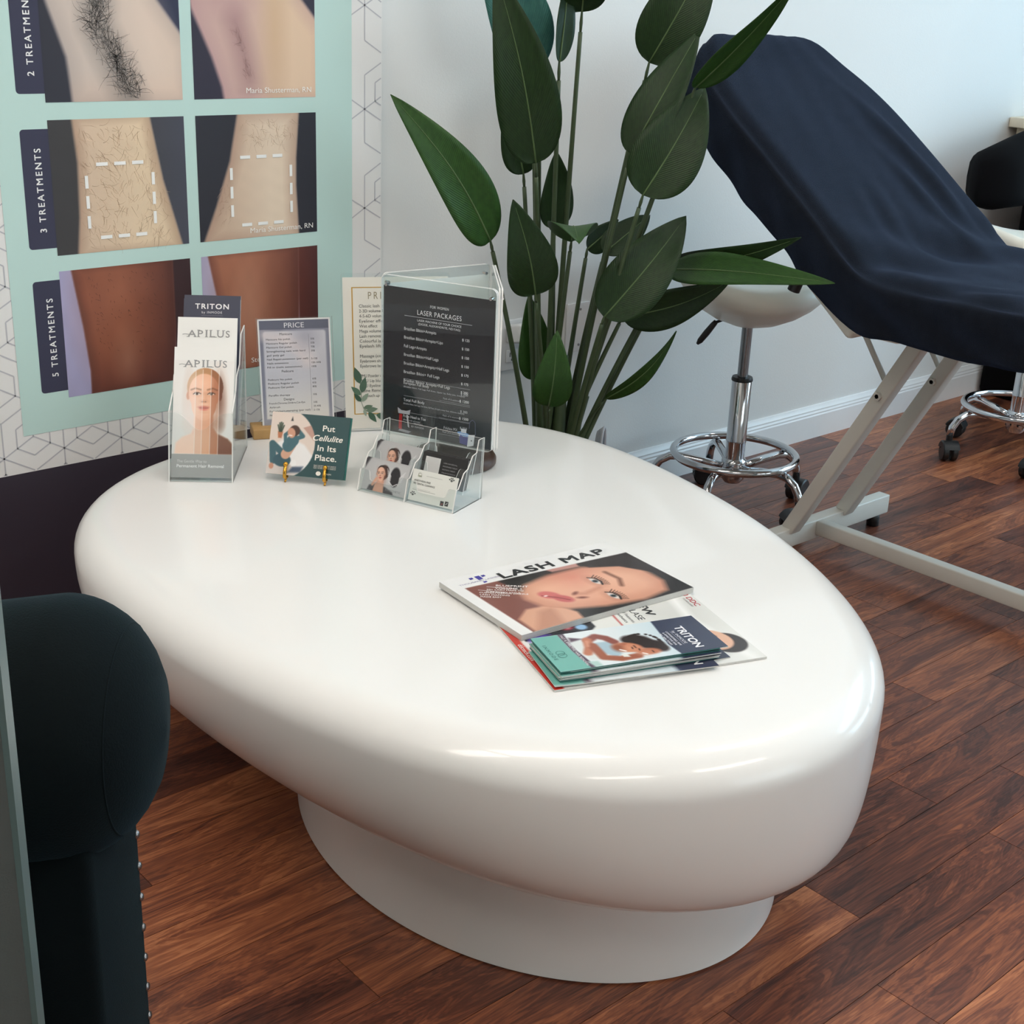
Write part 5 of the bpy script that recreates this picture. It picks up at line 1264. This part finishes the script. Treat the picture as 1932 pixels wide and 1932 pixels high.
# ------------------------------------------------------------------ saddle stools
def make_stool(label, loc, rz, seat_z, lever_dir=R(138.6)):
    t = thing('saddle_stool', label, 'stool', loc, rz, 'white saddle stools')
    lever_a = lever_dir - rz
    # seat: rounded saddle, raised at the back
    NT, NR = 48, 0; rings = []
    def rim(q):
        rx, ry = 0.178, 0.165
        return rx * math.cos(q), ry * math.sin(q)
    prof = [(0.02, 0.0), (0.20, 0.0), (0.42, 0.010), (0.64, 0.028), (0.82, 0.050), (0.94, 0.072), (1.0, 0.092), (0.985, 0.108), (0.93, 0.118), (0.80, 0.118), (0.55, 0.108), (0.25, 0.100), (0.02, 0.098)]
    for f_, z in prof:
        r = []
        for k in range(NT):
            q = 2 * PI * k / NT; x, y = rim(q)
            lift = 0.030 * max(0, -math.cos(q)) ** 2 * f_ ** 3 - 0.018 * abs(math.sin(q)) ** 3 * f_ ** 3 * (1 if z > 0.06 else 0.5)
            dent = -0.012 * math.exp(-((q - 3.7) / 0.25) ** 2) * (1 if 0.3 < f_ < 1 and z < 0.09 else 0)
            r.append((x * f_, y * f_, z + lift - dent * 0.5))
        rings.append(r)
    V, F = loft(rings); s = MB().add(V, F).build('seat', 'vinyl', t, True); s.location = (0, 0, seat_z); s.rotation_euler = (0, 0, lever_a - PI)
    z0 = seat_z
    m = MB().lathe([(0.0125, 0.30), (0.0125, z0 + 0.006)], 20); smooth_by_angle(m.build('gas_piston', 'steel', t), 40)
    m = MB().lathe([(0.0235, 0.135), (0.0235, 0.175), (0.0245, 0.178), (0.0245, 0.182), (0.0235, 0.185), (0.0235, 0.330), (0.022, 0.332)], 28); smooth_by_angle(m.build('column', 'chrome', t), 40)
    m = MB().lathe([(0.0250, 0.3285), (0.0255, 0.332), (0.0235, 0.338), (0.014, 0.339)], 28); smooth_by_angle(m.build('collar', 'black_plastic', t), 40)
    m = MB().lathe([(0.020, 0.075), (0.028, 0.085), (0.031, 0.10), (0.031, 0.125), (0.029, 0.132), (0.0245, 0.136)], 28); smooth_by_angle(m.build('hub', 'chrome', t), 40)
    m = MB().tube([(0.147 * math.cos(q), 0.147 * math.sin(q), 0.145) for q in np.linspace(0, 2 * PI, 56, endpoint=False)], 0.0095, 12, closed=True); m.build('foot_ring', 'chrome', t, True)
    for k in range(5):
        a = 2 * PI * k / 5 + 0.30; c, s_ = math.cos(a), math.sin(a); P = lambda r_, z: (r_ * c, r_ * s_, z)
        leg = MB().tube([P(0.02, 0.110), P(0.08, 0.121), P(0.130, 0.128), P(0.155, 0.126), P(0.178, 0.112), P(0.192, 0.090), P(0.196, 0.068)], 0.0100, 12).build('leg', 'chrome', t, True)
        cast = MB().box((-0.004, -0.012, 0.046), (0.030, 0.012, 0.062))
        ca_ = Matrix.Rotation(a + 0.5 + 0.9 * k, 4, 'Z'); tr = Matrix.Translation((0.196 * c, 0.196 * s_, 0)) @ ca_
        m = MB()
        for y0, y1 in ((-0.021, -0.004), (0.004, 0.021)):
            prof_ = [(0.006, y0), (0.022, y0), (0.0255, y0 + 0.003), (0.0255, y1 - 0.003), (0.022, y1), (0.006, y1)]
            mm_ = MB().lathe(prof_, 24); m.add([(v[0] + 0.012, v[2], v[1] + 0.0256) for v in mm_.v], mm_.f)
        # hood
        rg = []
        for yy in (-0.023, -0.0205, 0.0205, 0.023):
            rr_ = 0.029 if abs(yy) < 0.022 else 0.026
            rg.append([(0.012 + rr_ * math.cos(q), yy, 0.027 + rr_ * math.sin(q)) for q in np.linspace(0.35, 2.9, 10)] + [(0.012 + 0.010 * math.cos(q), yy, 0.030 + 0.008 * math.sin(q)) for q in np.linspace(2.9, 0.35, 4)])
        V, F = loft(rg); m.add(V, F); m.add(*loft([[(0.009 * math.cos(q), 0.009 * math.sin(q), z) for q in np.linspace(0, 2 * PI, 10, endpoint=False)] for z in (0.048, 0.072)]))
        m.v = [tuple(tr @ Vector(v)) for v in m.v]
        o = m.build('caster', 'black_plastic', t); smooth_by_angle(o, 40)
    LP = lambda r_, z: (r_ * math.cos(lever_a), r_ * math.sin(lever_a), z)
    MB().tube([LP(0.045, z0 + 0.016), LP(0.078, z0 + 0.002)], 0.0035, 8).build('lever_rod', 'black_plastic', t, True)
    MB().tube([LP(0.074, z0 + 0.006), LP(0.080, z0 - 0.002), LP(0.094, z0 - 0.022), LP(0.108, z0 - 0.042), LP(0.114, z0 - 0.050)], [0.0055, 0.0070, 0.0080, 0.0070, 0.003], 10).build('lever', 'black_plastic', t, True)
    return t


make_stool('white saddle stool with a chrome ring base between the plant and the treatment bed', (2.512, 1.978, 0), R(-32.2), 0.462)
make_stool('white saddle stool at the right edge beside the black lounge chair', (3.500, 1.785, 0), R(60), 0.50)

# ------------------------------------------------------------------ treatment bed under a black cover
bed = thing('treatment_bed', 'treatment bed with a cream tube frame and raised back under a black cover', 'bed', (2.48, 1.69, 0))
X0 = 2.48; Y0 = 1.69
def L3(x, y, z): return (x - X0, y - Y0, z)
def bar(name, p, q, w, h, material='frame_white', parent=bed, upv=UP, r=0.003):
    p = Vector(p); q = Vector(q); d = (q - p); L = d.length; d.normalize(); s_ = d.cross(upv).normalized(); u_ = s_.cross(d)
    m4 = Matrix((( *[d.x, s_.x, u_.x], p.x), (d.y, s_.y, u_.y, p.y), (d.z, s_.z, u_.z, p.z), (0, 0, 0, 1)))
    return rbox(name, (0, -w / 2, -h / 2), (L, w / 2, h / 2), r, material, parent, 2, m4)
bar('base_bar', L3(2.205, 1.705, 0.052), L3(2.755, 1.705, 0.052), 0.032, 0.046)
bar('base_bar', L3(2.205, 0.42, 0.052), L3(2.755, 0.42, 0.052), 0.032, 0.046)
bar('stretcher', L3(2.480, 1.690, 0.056), L3(2.480, 0.434, 0.056), 0.030, 0.034)
for x in (2.385, 2.585):
    bar('leg', L3(x, 1.700, 0.07), L3(x, 1.415, 0.600), 0.034, 0.032)
    bar('leg', L3(x, 0.425, 0.07), L3(x, 0.72, 0.600), 0.034, 0.032)
    m = MB().tube([L3(x - 0.024, 1.512, 0.425), L3(x + 0.024, 1.512, 0.425)], 0.0048, 10); m.build('bolt', 'steel', bed)
    m = MB().tube([L3(x - 0.024, 1.512, 0.425), L3(x - 0.017, 1.512, 0.425)], 0.0095, 6); m.build('bolt_head', 'frame_white', bed)
    m = MB().tube([L3(x + 0.024, 1.514, 0.430), L3(x + 0.024, 1.640, 0.600)], 0.0062, 10); m.build('strut', 'frame_white', bed, True)
for x in (2.235, 2.72):
    for y in (1.705, 0.42): MB().lathe([(0.012, 0.0), (0.015, 0.002), (0.015, 0.022), (0.012, 0.031)], 16, c=L3(x, y, 0)[:2]).build('foot', 'black_plastic', bed, True)
bar('side_rail', L3(2.30, 1.455, 0.585), L3(2.30, 0.40, 0.585), 0.03, 0.04)
bar('side_rail', L3(2.66, 1.455, 0.585), L3(2.66, 0.40, 0.585), 0.03, 0.04)
bar('cross_rail', L3(2.315, 1.42, 0.585), L3(2.645, 1.42, 0.585), 0.03, 0.03)
rbox('seat_pad', L3(2.222, 0.38, 0.614), L3(2.715, 1.465, 0.672), 0.02, 'vinyl', bed, 4)
bk = Matrix.Translation(L3(2.48, 1.470, 0.618)) @ Matrix.Rotation(R(38), 4, 'X')
rbox('back_pad', (-0.235, 0.0, -0.03), (0.220, 0.52, 0.045), 0.022, 'vinyl', bed, 4, bk)
rbox('back_frame', (-0.236, 0.0, -0.082), (0.20, 0.165, -0.031), 0.012, 'vinyl', bed, 3, bk)
rbox('seat_frame', L3(2.228, 1.395, 0.574), L3(2.70, 1.505, 0.612), 0.010, 'vinyl', bed, 3)
m = MB().tube([L3(2.238, 1.634, 0.690), L3(2.232, 1.652, 0.632)], 0.013, 16); smooth_by_angle(m.build('grip', 'black_plastic', bed), 40)

# cover: cloth lying over seat and back, hanging over the sides
cover = thing('bed_cover', 'black towelling cover draped over the treatment bed', 'cover', (2.48, 1.69, 0))
path = []                                                  # (y, z) of the cloth's top line from the foot end up to the head
for y in np.linspace(0.34, 1.36, 26): path.append((y, 0.694 + 0.004 * math.sin(y * 7)))
path += [(1.40, 0.694), (1.43, 0.696), (1.455, 0.702), (1.475, 0.712), (1.495, 0.726), (1.52, 0.745)]
for q in np.linspace(0.05, 1.0, 22): path.append((1.52 + 0.395 * q, 0.742 + 0.300 * q + 0.008 * math.sin(PI * q)))
path += [(1.940, 1.064), (1.962, 1.084), (1.984, 1.096), (2.004, 1.098), (2.020, 1.088), (2.030, 1.068), (2.035, 1.030), (2.033, 0.990), (2.030, 0.955)]
S = [0.0]
for a_, b_ in zip(path[:-1], path[1:]): S.append(S[-1] + math.hypot(b_[0] - a_[0], b_[1] - a_[1]))
rings = []; HWd = 0.266; XC = -0.017
for i, (y, z) in enumerate(path):
    a_, b_ = path[max(i - 1, 0)], path[min(i + 1, len(path) - 1)]; ty, tz = b_[0] - a_[0], b_[1] - a_[1]; l_ = math.hypot(ty, tz); ty /= l_; tz /= l_
    ny, nz = -tz, ty                                       # outward normal in the y-z plane
    s_ = S[i]; end = S[-1] - s_
    # rounded head corners
    dd = 2.036 - y
    hw = HWd if dd > 0.27 else HWd * max(0.24, math.sqrt(max(0.0, 1 - ((0.27 - dd) / 0.27) ** 2.4)))
    head = 0.0 if end > 0.10 else (0.10 - end) / 0.10
    on_seat = max(0, min(1, (1.50 - y) / 0.08))
    drop = (0.115 * (1 - on_seat) + 0.112 * on_seat) * (1 - 0.75 * head) + 0.004 * math.sin(s_ * 23) + 0.0025 * math.sin(s_ * 57 + 1)
    dy, dz = (-ny * (1 - on_seat) * 0.85, -nz * (1 - on_seat) - on_seat)            # hang direction
    l_ = math.hypot(dy, dz); dy /= l_; dz /= l_
    ring = []
    fold = math.exp(-((y - 1.47) / 0.055) ** 2)
    prof = [(-1, 1.0), (-1, 0.82), (-1, 0.62), (-1, 0.42), (-1, 0.24), (-1, 0.12)]
    def skirt(side):
        out = []
        for (_, d_) in prof:
            w_ = (0.003 + 0.009 * on_seat) * math.sin(s_ * 42 + 7 * d_ + side) * (0.3 + 0.7 * d_) + (0.001 + 0.005 * on_seat) * math.sin(s_ * 90 + side * 2 + 6 * d_) * d_ + 0.012 * d_ * (0.4 - d_) * 2
            x = side * (hw + w_ + 0.010 * (1 if d_ < 0.5 else 0.6))
            out.append((x, y + dy * drop * d_, z + dz * drop * d_))
        return out
    ring += skirt(-1)
    for q in np.linspace(-1, 1, 33):
        e = 1 - abs(q); edge = 0.018 * (1 - min(1, e / 0.07)) ** 2
        wr = 0.005 * math.sin(s_ * 26 + q * 7) * fold * 3 + 0.0008 * math.sin((q - s_ * 1.2) * 19) * min(1, e * 3) + 0.0016 * math.sin(q * 6 + s_ * 7)
        # pulled creases running down towards the seat on the far side, and a roll at the near edge
        wr += 0.019 * math.exp(-((q - 0.55 - (1.75 - y) * 0.5) / 0.06) ** 2) * math.exp(-((y - 1.66) / 0.14) ** 2)
        wr += 0.015 * math.exp(-((q - 0.25 - (1.75 - y) * 0.55) / 0.05) ** 2) * math.exp(-((y - 1.58) / 0.10) ** 2)
        wr += 0.014 * math.exp(-((q + 0.80) / 0.14) ** 2) * math.exp(-((y - 1.42) / 0.08) ** 2) + 0.012 * math.exp(-((q - 0.85) / 0.12) ** 2) * math.exp(-((y - 1.44) / 0.08) ** 2)
        wr += 0.010 * math.sin((y * 1.4 + q * 0.6) * 34) * math.exp(-((q + 0.85) / 0.22) ** 2) * on_seat * max(0, min(1, (1.40 - y) / 0.06))
        wr += 0.006 * math.sin((q * 0.9 - y) * 24) * math.exp(-((q + 0.25) / 0.25) ** 2) * math.exp(-((y - 1.56) / 0.07) ** 2)
        wr -= edge
        ring.append((q * hw, y + ny * wr, z + nz * wr))
    ring += skirt(1)[::-1]
    rings.append([(x + XC, a - Y0, b) for x, a, b in ring])
V, F = loft(rings, closed=False, cap0=False, cap1=False)
o = MB().add(V, [f_[::-1] for f_ in F]).build('cloth', 'cover', cover, True)
md = o.modifiers.new('smooth_cloth', 'SUBSURF'); md.levels = 1; md.render_levels = 1
md = o.modifiers.new('thickness', 'SOLIDIFY'); md.thickness = 0.004; md.offset = -1

# ------------------------------------------------------------------ black lounge chair at the right edge
lc = thing('lounge_chair', 'black upholstered lounge chair partly seen at the right edge by the wall', 'chair', (4.20, 1.93, 0))
rbox('base_box', (-0.17, -0.25, 0.0), (0.45, 0.28, 0.42), 0.02, 'black_fabric', lc)
rbox('seat_cushion', (-0.18, -0.26, 0.42), (0.46, 0.18, 0.50), 0.035, 'black_fabric', lc, 4)
rbox('back_support', (-0.30, 0.06, 0.46), (0.45, 0.18, 0.68), 0.05, 'black_fabric', lc, 4)
rg = []
for i, x in enumerate(np.linspace(-0.66, 0.45, 18)):
    q = min(1, (x + 0.66) / 0.06); q = math.sqrt(max(0, 1 - (1 - q) ** 2)) * 0.9 + 0.1
    top = 0.795 + 0.11 * math.sin(min(1, (x + 0.66) / 0.70) * PI / 2); bot = 0.645
    rg.append([(x, 0.11 + 0.075 * q * math.cos(a), (top + bot) / 2 + (top - bot) / 2 * (0.75 + 0.25 * q) * (1 if math.sin(a) > 0 else 1) * np.sign(math.sin(a)) * abs(math.sin(a)) ** 0.55) for a in np.linspace(0, 2 * PI, 24, endpoint=False)])
V, F = loft(rg); MB().add(V, F).build('back_cushion', 'black_fabric', lc, True)

# small cream wall ledge behind it
sh = thing('wall_ledge', 'cream painted ledge on the wall above the black lounge chair', 'shelf', (4.30, YB - 0.002, 0.84))
rbox('top_board', (-0.30, -0.115, 0.0), (0.40, 0, 0.030), 0.003, 'cream', sh)
rbox('apron', (-0.27, -0.085, -0.10), (0.37, -0.012, 0.0), 0.003, 'cream', sh)

# ------------------------------------------------------------------ dark velvet armchair in the near left corner
ax_ = Vector((-0.75, 0.6604, 0)).normalized(); az = math.atan2(ax_.y, ax_.x)
ac = thing('armchair', 'dark teal velvet armchair with a fat rolled arm in the near left corner', 'armchair', (0.509, 1.028, 0), az)
# local x runs back along the arm, local y towards the viewer's side (-y = far side)
rg = []
for t_ in list(np.linspace(0, 0.10, 12)) + [0.13, 0.2, 0.35, 0.5, 0.62]:
    k = 1.0 if t_ >= 0.10 else max(0.03, (1 - (1 - t_ / 0.10) ** 2.2) ** (1 / 2.2))
    sag = 0.16 * max(0, t_ - 0.09)
    rg.append([(t_ - 0.004, 0.112 * k * math.cos(a), 0.522 - sag + 0.126 * k * math.sin(a)) for a in np.linspace(0, 2 * PI, 40, endpoint=False)])
V, F = loft(rg); MB().add(V, F).build('arm_roll', 'velvet', ac, True)
pip = [(0.030, 0.1135 * math.cos(a) * 0.775, 0.522 + 0.1275 * 0.775 * math.sin(a)) for a in np.linspace(0, 2 * PI, 48, endpoint=False)]
MB().tube(pip, 0.0011, 8, closed=True).build('piping', 'velvet', ac, True)
rbox('arm_panel', (0.052, -0.085, 0.05), (0.62, 0.075, 0.45), 0.012, 'velvet', ac, 3)
for k in range(9):
    z = 0.395 - 0.038 * k
    mb = MB().lathe([(0.0048, 0.0), (0.0046, 0.0012), (0.0034, 0.0028), (0.0012, 0.0036)], 12); m4 = Matrix.Translation((0.0525, -0.073, z)) @ Matrix.Rotation(R(-90), 4, 'Y')
    mb.v = [tuple(m4 @ Vector(v)) for v in mb.v]; mb.build('nailhead', 'steel', ac, True)
rbox('seat_base', (0.16, 0.075, 0.05), (0.70, 0.40, 0.34), 0.02, 'velvet', ac)
rbox('seat_cushion', (0.14, 0.078, 0.34), (0.70, 0.40, 0.45), 0.04, 'velvet', ac, 4)
rbox('backrest', (0.66, -0.10, 0.30), (0.82, 0.40, 0.86), 0.06, 'velvet', ac, 4)
for x, y in ((0.10, -0.06), (0.78, -0.06), (0.20, 0.36), (0.78, 0.36)):
    MB().lathe([(0.014, 0), (0.022, 0.055)], 14, c=(x, y)).build('leg', 'brown_wood', ac, True)

# ------------------------------------------------------------------ glass screen standing at the far left
gd = Vector((-0.75, 0.66, 0)).normalized()
gp = thing('glass_screen', 'upright greenish glass screen cut off by the left edge of the picture', 'screen', (0.232, 0.652, 0), math.atan2(gd.y, gd.x))
MB().box((0.0, -0.005, 0.03), (0.60, 0.005, 1.10)).build('glass_sheet', 'green_glass', gp)
MB().box((-0.0035, -0.0052, 0.03), (0.0, 0.0052, 1.10)).build('polished_edge', 'green_edge', gp)
rbox('floor_rail', (-0.002, -0.016, 0.0), (0.60, 0.016, 0.05), 0.003, 'steel', gp)
